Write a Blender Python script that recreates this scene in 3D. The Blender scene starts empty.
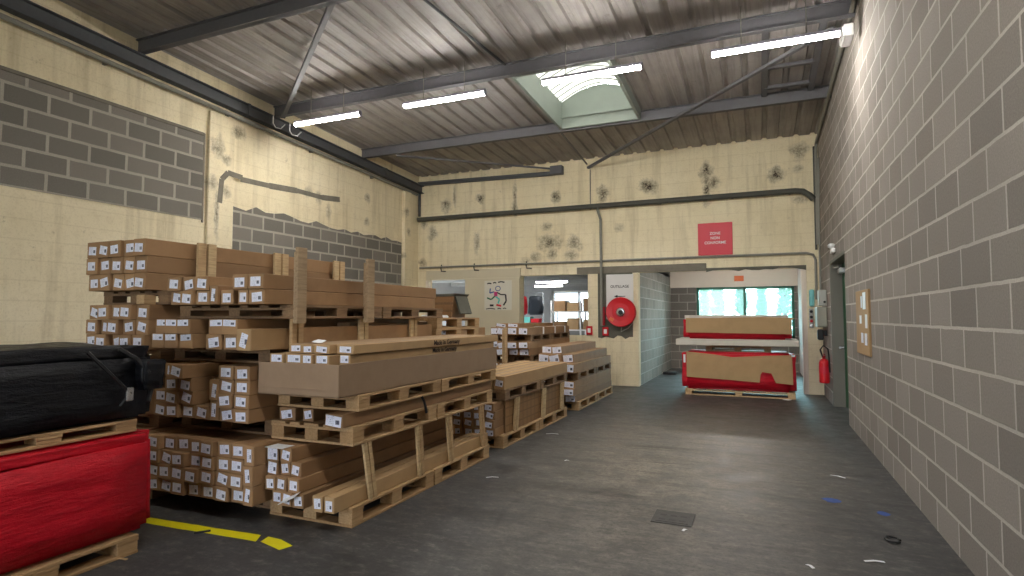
import bpy, math, random
from mathutils import Vector, Matrix
random.seed(7)
S = bpy.context.scene
COL = S.collection
PI = math.pi

# ---------------------------------------------------------------- colour / materials
def c(r, g, b):
    f = lambda v: (v/255/12.92) if v/255 <= .04045 else ((v/255+.055)/1.055)**2.4
    return (f(r), f(g), f(b), 1)

class NT:
    def __init__(s, name):
        s.m = bpy.data.materials.new(name); s.m.use_nodes = True
        s.t = s.m.node_tree; s.n = s.t.nodes
        s.b = s.n['Principled BSDF']; s.out = s.n['Material Output']
    def new(s, typ, **k):
        n = s.n.new(typ)
        for a, v in k.items():
            if a.startswith('i_'):
                n.inputs[a[2:].replace('_', ' ')].default_value = v
            else: setattr(n, a, v)
        return n
    def link(s, a, b): s.t.links.new(a, b)
    def setin(s, sock, v):
        if hasattr(v, 'is_output') or isinstance(v, bpy.types.NodeSocket): s.link(v, sock)
        else: sock.default_value = v
    def math(s, op, a, b=0.0, clamp=False):
        n = s.n.new('ShaderNodeMath'); n.operation = op; n.use_clamp = clamp
        s.setin(n.inputs[0], a); s.setin(n.inputs[1], b); return n.outputs[0]
    def vmath(s, op, a, b=(0, 0, 0)):
        n = s.n.new('ShaderNodeVectorMath'); n.operation = op
        s.setin(n.inputs[0], a); s.setin(n.inputs[1], b)
        return n.outputs['Value'] if op in ('LENGTH', 'DISTANCE', 'DOT_PRODUCT') else n.outputs[0]
    def mix(s, f, a, b, blend='MIX'):
        n = s.n.new('ShaderNodeMix'); n.data_type = 'RGBA'; n.blend_type = blend
        s.setin(n.inputs[0], f); s.setin(n.inputs[6], a); s.setin(n.inputs[7], b); return n.outputs[2]
    def ramp(s, f, lo, hi, a=0.0, b=1.0):
        n = s.n.new('ShaderNodeMapRange'); s.setin(n.inputs[0], f)
        n.inputs[1].default_value = lo; n.inputs[2].default_value = hi
        n.inputs[3].default_value = a; n.inputs[4].default_value = b; return n.outputs[0]
    def noise(s, vec, scale, detail=4, rough=.55, color=False):
        n = s.n.new('ShaderNodeTexNoise'); n.inputs['Scale'].default_value = scale
        n.inputs['Detail'].default_value = detail; n.inputs['Roughness'].default_value = rough
        if vec is not None: s.link(vec, n.inputs['Vector'])
        return n.outputs['Color' if color else 'Fac']
    def pos(s): return s.n.new('ShaderNodeNewGeometry').outputs['Position']
    def obj(s): return s.n.new('ShaderNodeTexCoord').outputs['Object']
    def gen(s): return s.n.new('ShaderNodeTexCoord').outputs['Generated']
    def xyz(s, v):
        n = s.n.new('ShaderNodeSeparateXYZ'); s.link(v, n.inputs[0]); return n.outputs
    def comb(s, x, y, z=0.0):
        n = s.n.new('ShaderNodeCombineXYZ')
        s.setin(n.inputs[0], x); s.setin(n.inputs[1], y); s.setin(n.inputs[2], z); return n.outputs[0]
    def bump(s, h, strength=.3, dist=.01):
        n = s.n.new('ShaderNodeBump'); n.inputs['Strength'].default_value = strength
        n.inputs['Distance'].default_value = dist; s.link(h, n.inputs['Height'])
        s.link(n.outputs[0], s.b.inputs['Normal'])
    def fin(s, col=None, rough=.6, metal=0.0, spec=None):
        if col is not None: s.setin(s.b.inputs['Base Color'], col)
        s.setin(s.b.inputs['Roughness'], rough); s.setin(s.b.inputs['Metallic'], metal)
        if spec is not None: s.b.inputs['Specular IOR Level'].default_value = spec
        return s.m

def plain(name, col, rough=.6, metal=0.0, var=.12, scale=12, bump=0.0):
    t = NT(name); o = t.obj(); f = t.noise(o, scale)
    a = tuple(min(1, v*(1-var)) for v in col[:3])+(1,); b = tuple(min(1, v*(1+var)) for v in col[:3])+(1,)
    m = t.fin(t.mix(f, a, b), rough, metal)
    if bump: t.bump(f, bump, .01)
    return m

def emit(name, col, strength):
    t = NT(name); e = t.new('ShaderNodeEmission'); e.inputs[0].default_value = col; e.inputs[1].default_value = strength
    t.link(e.outputs[0], t.out.inputs[0]); return t.m

def stains(t, P, blobs, axes, amp=.25, scale=5.0):
    """max of soft-edged blotches standing at fixed places on the wall; blobs: (u, v, ru, rv, strength)"""
    X, Y, Z = t.xyz(P)
    u = (X, Y, Z)[axes[0]]; v = (X, Y, Z)[axes[1]]
    n = t.noise(P, scale, 5, .7, True); n2 = t.noise(P, 22, 3, .7)
    res = None
    for (bu, bv, ru, rv, st) in blobs:
        d = t.comb(t.math('MULTIPLY', t.math('SUBTRACT', u, bu), 1/ru), t.math('MULTIPLY', t.math('SUBTRACT', v, bv), 1/rv))
        dd = t.vmath('ADD', d, t.vmath('MULTIPLY', t.vmath('SUBTRACT', n, (.5, .5, .5)), (2.2, 2.2, 0)))
        r = t.ramp(t.vmath('LENGTH', dd), .15, 1.1, st, 0.0)
        res = r if res is None else t.math('MAXIMUM', res, r)
    return t.math('MULTIPLY', res, t.ramp(n2, .33, .55, .45, 1.25), True)

def brickmat(name, axes, c1, c2, mortar, bw=.5, bh=.25, msize=.014, off=(0, 0), paint=None):
    t = NT(name); P = t.pos(); X, Y, Z = t.xyz(P); ax = (X, Y, Z)
    v = t.comb(t.math('ADD', ax[axes[0]], off[0]), t.math('ADD', ax[axes[1]], off[1]))
    w = t.vmath('ADD', v, t.vmath('MULTIPLY', t.vmath('SUBTRACT', t.noise(P, 6, 3, .6, True), (.5, .5, .5)), (.012, .012, 0)))
    b = t.new('ShaderNodeTexBrick'); t.link(w, b.inputs['Vector'])
    b.inputs['Scale'].default_value = 1.0; b.inputs['Brick Width'].default_value = bw; b.inputs['Row Height'].default_value = bh
    b.inputs['Mortar Size'].default_value = msize; b.inputs['Mortar Smooth'].default_value = .25; b.inputs['Bias'].default_value = 0.0
    b.inputs['Color1'].default_value = c1; b.inputs['Color2'].default_value = c2; b.inputs['Mortar'].default_value = mortar
    g = t.noise(P, 75, 5, .78); big = t.noise(P, 1.1, 3)
    col = t.mix(.6, b.outputs['Color'], t.mix(g, (.05, .05, .05, 1), (1, 1, 1, 1)), 'OVERLAY')
    col = t.mix(t.ramp(big, .3, .7, 0, .35), col, tuple(v*.72 for v in c1[:3])+(1,))
    h = t.math('ADD', t.math('MULTIPLY', b.outputs['Fac'], -.6), t.math('MULTIPLY', g, .5))
    t.fin(col, .92); t.bump(h, .5, .012); return t.m

M = {}
M['block_right'] = brickmat('grey_block_wall', (1, 2), c(152, 144, 137), c(126, 119, 113), c(194, 187, 179), off=(.1, .02), msize=.012)
M['block_left'] = brickmat('dark_block_infill', (1, 2), c(132, 127, 118), c(108, 104, 97), c(176, 170, 156), msize=.022, off=(.13, .13))
M['block_side'] = brickmat('alcove_block_side', (1, 2), c(140, 135, 126), c(118, 114, 108), c(168, 164, 156))
M['block_back'] = brickmat('alcove_block_back', (0, 2), c(128, 122, 114), c(108, 103, 97), c(160, 154, 146))
M['block_white'] = brickmat('white_painted_block', (1, 2), c(226, 220, 214), c(214, 208, 204), c(222, 217, 212))

def cream(name, axes, blobs):
    t = NT(name); P = t.pos(); X, Y, Z = t.xyz(P); ax = (X, Y, Z)
    n1 = t.noise(P, .9, 5, .6); n2 = t.noise(P, 9, 5, .7); n3 = t.noise(P, 40, 3, .7)
    base = t.mix(t.ramp(n1, .3, .7), c(226, 212, 178), c(240, 228, 198))
    base = t.mix(t.ramp(n2, .52, .75, 0, .55), base, c(210, 194, 158))
    # courses of the painted masonry, only just showing
    b = t.new('ShaderNodeTexBrick'); t.link(t.comb(ax[axes[0]], ax[axes[1]]), b.inputs['Vector'])
    b.inputs['Scale'].default_value = 1; b.inputs['Brick Width'].default_value = 6.0; b.inputs['Row Height'].default_value = .25
    b.inputs['Mortar Size'].default_value = .012; b.inputs['Mortar Smooth'].default_value = .6
    base = t.mix(t.math('MULTIPLY', b.outputs['Fac'], .2), base, c(192, 174, 138))
    # vertical dirt runs
    st = t.noise(t.vmath('MULTIPLY', P, (3.2, 3.2, .25)), 1.6, 4, .65)
    base = t.mix(t.ramp(st, .5, .78, 0, .5), base, c(160, 142, 104))
    chip = t.noise(P, 5.5, 6, .8); base = t.mix(t.ramp(chip, .62, .7, 0, .55), base, c(150, 136, 108))
    base = t.mix(t.ramp(n3, .5, .75, 0, .3), base, c(176, 160, 122))
    if blobs:
        f = stains(t, P, blobs, axes)
        base = t.mix(f, base, c(58, 46, 34))
    t.fin(base, .88); t.bump(t.math('ADD', n2, t.math('MULTIPLY', n3, .5)), .35, .01); return t.m

back_blobs = [(-7.45, 4.45, .2, .2, .75), (-7.2, 4.65, .05, .3, .6), (-6.45, 4.55, .14, .14, .8), (-5.5, 4.5, .06, .5, .75), (-5.5, 4.2, .1, .22, .8),
  (-4.45, 4.42, .13, .17, .8), (-4.68, 3.72, .16, .12, .55), (-4.6, 3.35, .3, .24, .7), (-4.55, 3.05, .17, .15, .6), (-4.95, 2.98, .17, .16, .5),
  (-4.0, 3.28, .24, .22, .62), (-4.02, 3.0, .2, .16, .55), (-3.28, 4.42, .17, .23, .75), (-2.25, 4.5, .23, .2, .85), (-1.0, 4.72, .16, .25, .8), (-1.0, 4.3, .1, .42, .8),
  (-.85, 4.42, .17, .17, .7), (.38, 4.5, .2, .18, .8), (.78, 4.6, .12, .12, .45), (.8, 3.95, .16, .1, .45), (.82, 4.95, .2, .2, .6), (-6.55, 3.45, .1, .3, .55),
  (-7.85, 3.75, .2, .2, .55), (-8.1, 4.0, .12, .14, .6), (-2.9, 3.6, .12, .12, .35), (-8.15, 2.95, .14, .14, .6), (-5.2, 2.9, .2, .1, .3)]
left_blobs = [(6.85, 4.35, .16, .22, .55), (7.0, 4.2, .12, .12, .6), (6.85, 3.3, .06, .5, .6), (7.02, 3.65, .1, .12, .5), (7.3, 4.75, .2, .12, .6), (6.75, 3.75, .16, .14, .5), (9.0, 4.05, .16, .12, .45),
  (9.3, 4.0, .1, .18, .45), (10.9, 4.3, .12, .12, .55), (10.9, 3.75, .12, .12, .55), (12.4, 4.2, .12, .14, .55), (12.5, 3.7, .1, .12, .5), (12.3, 3.1, .1, .1, .5), (9.6, 3.75, .1, .2, .4), (7.2, 2.6, .1, .16, .4)]
M['cream_back'] = cream('cream_wall_back', (0, 2), back_blobs)
M['cream_left'] = cream('cream_wall_left', (1, 2), left_blobs)
M['cream'] = cream('cream_paint', (0, 2), [])
M['cement'] = plain('grey_cement_render', c(122, 116, 104), .9, 0, .35, 7, .4)
M['dark_render'] = plain('dark_bare_render', c(98, 96, 86), .92, 0, .3, 6, .4)
M['white_wall'] = plain('off_white_render', c(226, 214, 200), .85, 0, .06, 4, .15)
M['room_grey'] = plain('grey_room_paint', c(128, 128, 126), .8, 0, .06, 3)

def floor_mat():
    t = NT('worn_concrete_floor'); P = t.pos(); X, Y, Z = t.xyz(P)
    flat = t.comb(X, Y, 0.0)
    n1 = t.noise(flat, .55, 6, .62); n2 = t.noise(flat, 3.2, 6, .7); n3 = t.noise(flat, 34, 6, .8); n4 = t.noise(t.vmath('MULTIPLY', flat, (9, 15, 1)), 1.0, 6, .78)
    # worn lane down the middle of the hall
    dx = t.math('MULTIPLY', t.math('ADD', X, .9), .62); dy = t.math('MULTIPLY', t.math('SUBTRACT', Y, 6.6), .28)
    r = t.vmath('LENGTH', t.comb(dx, dy)); lane = t.ramp(t.math('ADD', r, t.math('MULTIPLY', n1, 1.2)), .7, 1.75, 1, 0)
    wear = t.math('MULTIPLY', lane, t.ramp(n2, .28, .6), True)
    base = t.mix(t.ramp(n1, .3, .7), c(56, 56, 58), c(82, 81, 80))
    base = t.mix(t.ramp(n2, .45, .75, 0, .55), base, c(98, 97, 96))
    base = t.mix(t.math('MULTIPLY', wear, .95), base, c(152, 144, 132))
    base = t.mix(t.ramp(n3, .45, .66, 0, .55), base, c(44, 44, 46)); base = t.mix(t.ramp(n4, .5, .68, 0, .5), base, c(48, 48, 50))
    base = t.mix(t.ramp(n4, .48, .3, 0, .35), base, c(160, 154, 144))
    # tyre scuffs: sideways sweeps and an arc near the right wall
    sweep = t.noise(t.vmath('MULTIPLY', flat, (.5, 3.4, 1)), 1.3, 4, .7)
    base = t.mix(t.ramp(sweep, .5, .72, 0, .7), base, c(50, 50, 51))
    for (cx, cy, rad, w) in ((-.35, 4.6, 1.12, .05), (-.5, 4.5, 1.42, .03), (.1, 5.3, .95, .04)):
        d = t.vmath('LENGTH', t.comb(t.math('SUBTRACT', X, cx), t.math('SUBTRACT', Y, cy)))
        k = t.ramp(t.math('ABSOLUTE', t.math('SUBTRACT', d, rad)), w*.3, w, .28, 0)
        base = t.mix(t.math('MULTIPLY', k, t.ramp(n1, .42, .6)), base, c(40, 40, 41))
    rough = t.ramp(n2, .3, .75, .34, .64)
    t.fin(base, rough, 0, .35); t.bump(t.math('ADD', n3, n2), .12, .006); return t.m
M['floor'] = floor_mat()

def steel_mat(name, base, rust):
    t = NT(name); o = t.pos(); n = t.noise(o, 3, 5, .7); f = t.noise(o, 18, 4)
    col = t.mix(t.ramp(n, .55, .8, 0, .6), t.mix(f, base, tuple(v*1.25 for v in base[:3])+(1,)), rust)
    return t.fin(col, .55, .1)
M['beam'] = steel_mat('grey_painted_steel', c(92, 91, 95), c(74, 70, 68))
M['dark_beam'] = steel_mat('dark_steel', c(74, 76, 79), c(60, 54, 50))
M['pipe'] = steel_mat('galvanised_pipe', c(126, 124, 116), c(88, 82, 74))
M['dark_pipe'] = steel_mat('dark_pipe', c(70, 70, 64), c(84, 72, 60))
def deck_mat():
    t = NT('dusty_metal_deck'); P = t.pos(); X, Y, Z = t.xyz(P)
    n = t.noise(P, 1.1, 5, .65); s = t.noise(t.vmath('MULTIPLY', P, (14, .7, 1)), 1.4, 4, .6); k = t.noise(P, 7, 5, .75)
    col = t.mix(t.ramp(n, .3, .7), c(146, 141, 137), c(172, 166, 161))
    col = t.mix(t.ramp(s, .45, .75, 0, .5), col, c(104, 99, 97))
    col = t.mix(t.ramp(k, .6, .78, 0, .55), col, c(74, 68, 64))
    return t.fin(col, .6, .15)
M['deck'] = deck_mat()

def kraft(name, a, b, dark):
    t = NT(name); o = t.obj(); oi = t.new('ShaderNodeObjectInfo').outputs['Random']
    base = t.mix(oi, a, b); g = t.noise(o, 5, 5, .6); fib = t.noise(t.vmath('MULTIPLY', o, (30, 4, 90)), 2.0, 3, .6)
    base = t.mix(t.ramp(g, .45, .75, 0, .4), base, dark)
    base = t.mix(t.math('MULTIPLY', fib, .16), base, dark)
    t.fin(base, .72, 0, .35); t.bump(fib, .08, .004); return t.m
M['kraft'] = kraft('kraft_cardboard', c(172, 136, 98), c(146, 114, 82), c(122, 92, 64))
M['kraft_pale'] = kraft('pale_kraft_cardboard', c(186, 154, 112), c(176, 144, 104), c(150, 120, 86))
M['kraft_grey'] = kraft('grey_brown_cardboard', c(156, 132, 108), c(148, 124, 100), c(130, 106, 84))
def corr():
    t = NT('corrugated_card'); P = t.pos(); X, Y, Z = t.xyz(P); n = t.noise(P, 3, 4)
    w = t.math('SINE', t.math('MULTIPLY', Y, 44.0))
    g = t.math('SINE', t.math('MULTIPLY', Z, 60.0))
    f = t.math('MULTIPLY', t.ramp(t.math('MAXIMUM', w, g), .75, 1, 0, .5), 1)
    t.fin(t.mix(f, t.mix(n, c(158, 122, 80), c(136, 102, 66)), c(102, 76, 48)), .8); return t.m
M['corrugated'] = corr()

def wood(name, a, b, dark):
    t = NT(name); o = t.obj(); oi = t.new('ShaderNodeObjectInfo').outputs['Random']
    g = t.noise(t.vmath('MULTIPLY', o, (22, 2.2, 30)), 2.2, 5, .65); k = t.noise(o, 7, 4)
    col = t.mix(oi, a, b); col = t.mix(t.ramp(g, .4, .7, 0, .55), col, dark); col = t.mix(t.ramp(k, .62, .8, 0, .5), col, dark)
    t.fin(col, .8); t.bump(g, .15, .004); return t.m
M['wood'] = wood('pallet_softwood', c(190, 158, 116), c(172, 138, 96), c(126, 94, 62))
M['wood_old'] = wood('weathered_pallet_wood', c(150, 120, 88), c(124, 98, 72), c(88, 66, 46))
M['wood_grey'] = wood('greyed_timber', c(176, 152, 120), c(160, 136, 106), c(112, 92, 70))
M['plank'] = wood('pale_plank', c(206, 180, 138), c(184, 150, 108), c(136, 106, 74))

def paper():
    t = NT('shipping_label_print'); g = t.gen(); X, Y, Z = t.xyz(g); oi = t.new('ShaderNodeObjectInfo').outputs['Random']
    u = X; v = Z
    # typed lines
    rows = t.math('GREATER_THAN', t.math('SINE', t.math('MULTIPLY', v, 44.0)), .25)
    chars = t.math('GREATER_THAN', t.noise(t.comb(t.math('MULTIPLY', u, 26.0), t.math('ROUND', t.math('MULTIPLY', v, 7.0)), oi), 1.0, 2), .5)
    inx = t.math('MULTIPLY', t.math('GREATER_THAN', u, .1), t.math('LESS_THAN', u, .55))
    txt = t.math('MULTIPLY', t.math('MULTIPLY', rows, chars), t.math('MULTIPLY', inx, .45))
    # barcode block on the right half
    bx = t.math('MULTIPLY', t.math('MULTIPLY', t.math('GREATER_THAN', u, .62), t.math('LESS_THAN', u, .88)), t.math('MULTIPLY', t.math('GREATER_THAN', v, .25), t.math('LESS_THAN', v, .58)))
    bars = t.math('GREATER_THAN', t.noise(t.comb(t.math('MULTIPLY', u, 40.0), oi, 0.0), 1.2, 1), .42)
    f = t.math('MAXIMUM', txt, t.math('MULTIPLY', t.math('MULTIPLY', bx, bars), .95))
    return t.fin(t.mix(f, c(226, 230, 246), c(40, 44, 66)), .45)
M['paper'] = paper()
M['beige'] = plain('beige_board', c(204, 194, 168), .7, 0, .06, 3, .1)
M['poster'] = plain('poster_paper', c(212, 208, 194), .6, 0, .04, 5)
M['white_sheet'] = plain('white_paper', c(228, 230, 234), .5, 0, .04, 6)
M['red_film'] = None
def film(name, col, col2, dark):
    t = NT(name); o = t.obj(); w = t.noise(t.vmath('MULTIPLY', o, (2.0, 2.0, 9.0)), 2.2, 6, .62); k = t.noise(o, 10, 5, .7)
    t.fin(t.mix(t.ramp(w, .35, .68), col, col2), t.ramp(k, .3, .7, .3, .55), 0, .3)
    t.bump(t.math('ADD', w, t.math('MULTIPLY', k, .35)), .55, .03); return t.m
M['red_film'] = film('red_stretch_film', c(206, 26, 44), c(176, 14, 34), None)
M['black_film'] = film('black_stretch_film', c(22, 24, 30), c(12, 13, 17), None)
M['foam'] = plain('pale_packing_slab', c(206, 198, 186), .7, 0, .08, 9)
M['red_gloss'] = plain('red_enamel', c(206, 26, 38), .32, 0, .06, 5)
M['red_dark'] = plain('dark_red_enamel', c(150, 18, 30), .4, 0, .06, 5)
M['red_sign'] = plain('red_sign_panel', c(206, 34, 56), .45, 0, .04, 3)
M['white_paint'] = plain('white_enamel', c(232, 232, 232), .4, 0, .03, 4)
M['white_sign'] = plain('white_sign_panel', c(216, 214, 212), .5, 0, .03, 4)
M['orange'] = plain('orange_card', c(226, 112, 62), .6, 0, .05, 5)
M['yellow'] = plain('yellow_marking_tape', c(236, 226, 20), .5, 0, .1, 14)
M['black'] = plain('black_rubber', c(24, 24, 26), .5, 0, .1, 8)
M['dark_ink'] = plain('black_ink', c(36, 34, 34), .7, 0, .05, 8)
M['print_ink'] = plain('brown_black_print', c(66, 48, 34), .8, 0, .05, 8)
M['chrome'] = plain('chromed_steel', c(205, 207, 210), .22, .9, .04, 6)
M['grey_box'] = plain('grey_enclosure', c(150, 150, 138), .5, 0, .04, 5)
M['grey_light'] = plain('pale_grey_enclosure', c(172, 174, 168), .5, 0, .04, 5)
M['cyan'] = plain('pale_cyan_plastic', c(120, 196, 200), .4, 0, .06, 5)
M['grey_jamb'] = plain('grey_jamb_paint', c(112, 110, 102), .75, 0, .1, 4, .1)
M['green'] = plain('green_door_paint', c(24, 92, 58), .45, 0, .08, 4)
M['green_frame'] = plain('green_window_frame', c(38, 104, 84), .45, 0, .06, 4)
M['kerb'] = plain('pale_kerb_sheet', c(140, 148, 140), .6, .1, .1, 4)
M['metal_dark'] = plain('cast_iron', c(72, 71, 70), .6, .2, .3, 22, .3)
M['blue'] = plain('blue_paint_mark', c(44, 74, 140), .7, 0, .2, 20)
M['red_cloth'] = plain('red_cloth', c(206, 32, 44), .85, 0, .12, 6, .3)
M['navy'] = plain('dark_cloth', c(38, 44, 52), .85, 0, .15, 6, .3)
M['teal'] = plain('teal_plastic', c(90, 190, 180), .5, 0, .08, 6)
M['pink'] = plain('magenta_ink', c(204, 62, 124), .6, 0, .05, 6)
M['lamp_body'] = plain('lamp_housing', c(176, 172, 190), .45, .1, .04, 6)
M['glow'] = emit('lit_diffuser', (1.0, .965, .90, 1), 40.0)
M['glow_dim'] = emit('lit_diffuser_small', (1.0, .96, .9, 1), 9.0)
M['bark'] = plain('bark', c(92, 74, 58), .9, 0, .2, 10)
M['ground'] = plain('outdoor_gravel', c(150, 152, 142), .9, 0, .15, 8)
def glass(name, tint, haze):
    t = NT(name); t.n.remove(t.b)
    a = t.new('ShaderNodeBsdfTransparent'); a.inputs[0].default_value = tint
    h = t.new('ShaderNodeBsdfTranslucent'); h.inputs[0].default_value = (.78, .92, .92, 1); mh = t.new('ShaderNodeMixShader'); mh.inputs[0].default_value = haze
    t.link(a.outputs[0], mh.inputs[1]); t.link(h.outputs[0], mh.inputs[2])
    g = t.new('ShaderNodeBsdfGlossy'); g.inputs['Roughness'].default_value = .05
    f = t.new('ShaderNodeFresnel'); f.inputs[0].default_value = 1.45; mx = t.new('ShaderNodeMixShader')
    t.link(f.outputs[0], mx.inputs[0]); t.link(mh.outputs[0], mx.inputs[1]); t.link(g.outputs[0], mx.inputs[2]); t.link(mx.outputs[0], t.out.inputs[0]); return t.m
M['glass'] = glass('hazy_window_glass', (.4, .54, .56, 1), .04)
M['glass_grey'] = glass('grey_window_glass', (.26, .29, .31, 1), .06)
def leafmat():
    t = NT('conifer_leaf'); o = t.pos(); n = t.noise(o, 3, 3)
    col = t.mix(n, c(150, 200, 160), c(112, 168, 132)); t.fin(col, .8)
    tr = t.new('ShaderNodeBsdfTranslucent'); t.link(col, tr.inputs[0]); mx = t.new('ShaderNodeMixShader'); mx.inputs[0].default_value = .5
    t.link(t.b.outputs[0], mx.inputs[1]); t.link(tr.outputs[0], mx.inputs[2]); t.link(mx.outputs[0], t.out.inputs[0]); return t.m
M['leaf'] = leafmat()
M['glow_mid'] = emit('lit_diffuser_medium', (1.0, .95, .9, 1), 26.0)
def poly():
    t = NT('translucent_rooflight'); t.n.remove(t.b)
    a = t.new('ShaderNodeBsdfTransparent'); a.inputs[0].default_value = (.96, .95, .9, 1)
    g = t.new('ShaderNodeBsdfTranslucent'); g.inputs[0].default_value = (.10, .096, .08, 1); mx = t.new('ShaderNodeMixShader')
    mx.inputs[0].default_value = 1.0
    t.link(a.outputs[0], mx.inputs[1]); t.link(g.outputs[0], mx.inputs[2]); t.link(mx.outputs[0], t.out.inputs[0]); return t.m
M['poly'] = poly()

# ---------------------------------------------------------------- mesh builder
class MB:
    def __init__(s): s.v = []; s.f = []
    def add(s, vs, fs):
        k = len(s.v); s.v += [tuple(p) for p in vs]; s.f += [tuple(i+k for i in f) for f in fs]; return s
    def box(s, x0, x1, y0, y1, z0, z1, ch=0.0, mat=None):
        if ch <= 0:
            vs = [(x, y, z) for z in (z0, z1) for y in (y0, y1) for x in (x0, x1)]
            fs = [(0, 2, 3, 1), (4, 5, 7, 6), (0, 1, 5, 4), (2, 6, 7, 3), (0, 4, 6, 2), (1, 3, 7, 5)]
        else:
            ch = min(ch, (x1-x0)*.45, (y1-y0)*.45, (z1-z0)*.45)
            vs = []; idx = {}
            for sx in (0, 1):
                for sy in (0, 1):
                    for sz in (0, 1):
                        p = [(x0, x1)[sx], (y0, y1)[sy], (z0, z1)[sz]]; q = [(1, -1)[sx]*ch, (1, -1)[sy]*ch, (1, -1)[sz]*ch]
                        for a in range(3):
                            r = [p[i]+(0 if i == a else q[i]) for i in range(3)]
                            idx[(sx, sy, sz, a)] = len(vs); vs.append(tuple(r))
            fs = []
            I = lambda sx, sy, sz, a: idx[(sx, sy, sz, a)]
            for k in (0, 1):
                fx = [I(k, 0, 0, 0), I(k, 1, 0, 0), I(k, 1, 1, 0), I(k, 0, 1, 0)]; fs.append(fx if k else fx[::-1])
                fy = [I(0, k, 0, 1), I(0, k, 1, 1), I(1, k, 1, 1), I(1, k, 0, 1)]; fs.append(fy if k else fy[::-1])
                fz = [I(0, 0, k, 2), I(1, 0, k, 2), I(1, 1, k, 2), I(0, 1, k, 2)]; fs.append(fz if k else fz[::-1])
            for a in (0, 1):
                for b in (0, 1):
                    fs.append([I(0, a, b, 1), I(1, a, b, 1), I(1, a, b, 2), I(0, a, b, 2)])
                    fs.append([I(a, 0, b, 0), I(a, 1, b, 0), I(a, 1, b, 2), I(a, 0, b, 2)])
                    fs.append([I(a, b, 0, 0), I(a, b, 1, 0), I(a, b, 1, 1), I(a, b, 0, 1)])
            for a in (0, 1):
                for b in (0, 1):
                    for d in (0, 1): fs.append([I(a, b, d, 0), I(a, b, d, 1), I(a, b, d, 2)])
        if mat is not None: vs = [tuple(mat @ Vector(p)) for p in vs]
        return s.add(vs, fs)
    def bar(s, a, b, w, h, up=(0, 0, 1), ch=0.0):
        """rectangular bar from a to b, w across, h along up"""
        a = Vector(a); b = Vector(b); d = (b-a); L = d.length; d.normalize(); u = Vector(up)
        if abs(d.dot(u)) > .98: u = Vector((0, 1, 0))
        r = d.cross(u).normalized(); u = r.cross(d).normalized()
        m = Matrix((( r.x, d.x, u.x, a.x), (r.y, d.y, u.y, a.y), (r.z, d.z, u.z, a.z), (0, 0, 0, 1)))
        return s.box(-w/2, w/2, 0, L, -h/2, h/2, ch, m)
    def tube(s, pts, r, seg=10, cap=True):
        pts = [Vector(p) for p in pts]; n = len(pts); rings = []
        prev = None
        for i, p in enumerate(pts):
            d = (pts[min(i+1, n-1)]-pts[max(i-1, 0)]).normalized()
            if prev is None:
                u = Vector((0, 0, 1)) if abs(d.z) < .9 else Vector((1, 0, 0)); u = (u-d*u.dot(d)).normalized()
            else: u = (prev-d*prev.dot(d)).normalized()
            prev = u; w = d.cross(u); rr = r[i] if isinstance(r, (list, tuple)) else r
            rings.append([p+u*(math.cos(2*PI*k/seg)*rr)+w*(math.sin(2*PI*k/seg)*rr) for k in range(seg)])
        vs = [q for g in rings for q in g]; fs = []
        for i in range(n-1):
            for k in range(seg):
                fs.append((i*seg+k, i*seg+(k+1) % seg, (i+1)*seg+(k+1) % seg, (i+1)*seg+k))
        if cap: fs.append(tuple(range(seg))[::-1]); fs.append(tuple((n-1)*seg+k for k in range(seg)))
        return s.add(vs, fs)
    def lathe(s, prof, o, axis='z', seg=32):
        """prof: (radius, along axis) pairs; o the centre"""
        vs = []; fs = []; n = len(prof)
        for (r, h) in prof:
            for k in range(seg):
                a = 2*PI*k/seg; p = (r*math.cos(a), r*math.sin(a), h)
                if axis == 'y': p = (p[0], p[2], p[1])
                if axis == 'x': p = (p[2], p[0], p[1])
                vs.append((o[0]+p[0], o[1]+p[1], o[2]+p[2]))
        for i in range(n-1):
            for k in range(seg): fs.append((i*seg+k, i*seg+(k+1) % seg, (i+1)*seg+(k+1) % seg, (i+1)*seg+k))
        fs.append(tuple(range(seg))); fs.append(tuple((n-1)*seg+k for k in range(seg)))
        return s.add(vs, fs)
    def prism(s, poly, a, lo, hi):
        """extrude polygon along axis a ('x','y','z') from lo to hi; poly in the other two axes"""
        f = {'x': lambda p, h: (h, p[0], p[1]), 'y': lambda p, h: (p[0], h, p[1]), 'z': lambda p, h: (p[0], p[1], h)}[a]
        n = len(poly); vs = [f(p, lo) for p in poly]+[f(p, hi) for p in poly]
        fs = [tuple(range(n)), tuple(range(n, 2*n))]+[(i, (i+1) % n, n+(i+1) % n, n+i) for i in range(n)]
        return s.add(vs, fs)

ORG = {}
def link(name, mb, mat, parent=None, org=None, smooth=False):
    me = bpy.data.meshes.new(name)
    if parent is not None:
        o0 = ORG[parent.name]
    else:
        if org is None:
            xs = [v[0] for v in mb.v]; ys = [v[1] for v in mb.v]; zs = [v[2] for v in mb.v]
            org = ((min(xs)+max(xs))/2, (min(ys)+max(ys))/2, min(zs))
        o0 = org
    me.from_pydata([(v[0]-o0[0], v[1]-o0[1], v[2]-o0[2]) for v in mb.v], [], mb.f)
    me.materials.append(mat if not isinstance(mat, str) else M[mat])
    import bmesh
    bm = bmesh.new(); bm.from_mesh(me); bmesh.ops.recalc_face_normals(bm, faces=bm.faces); bm.to_mesh(me); bm.free()
    if smooth:
        for p in me.polygons: p.use_smooth = True
    ob = bpy.data.objects.new(name, me); COL.objects.link(ob)
    if parent is not None: ob.parent = parent
    else: ob.location = o0
    ORG[ob.name] = o0
    return ob
def tag(o, label, cat, group=None):
    o['label'] = label; o['category'] = cat
    if group: o['group'] = group
    return o
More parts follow.
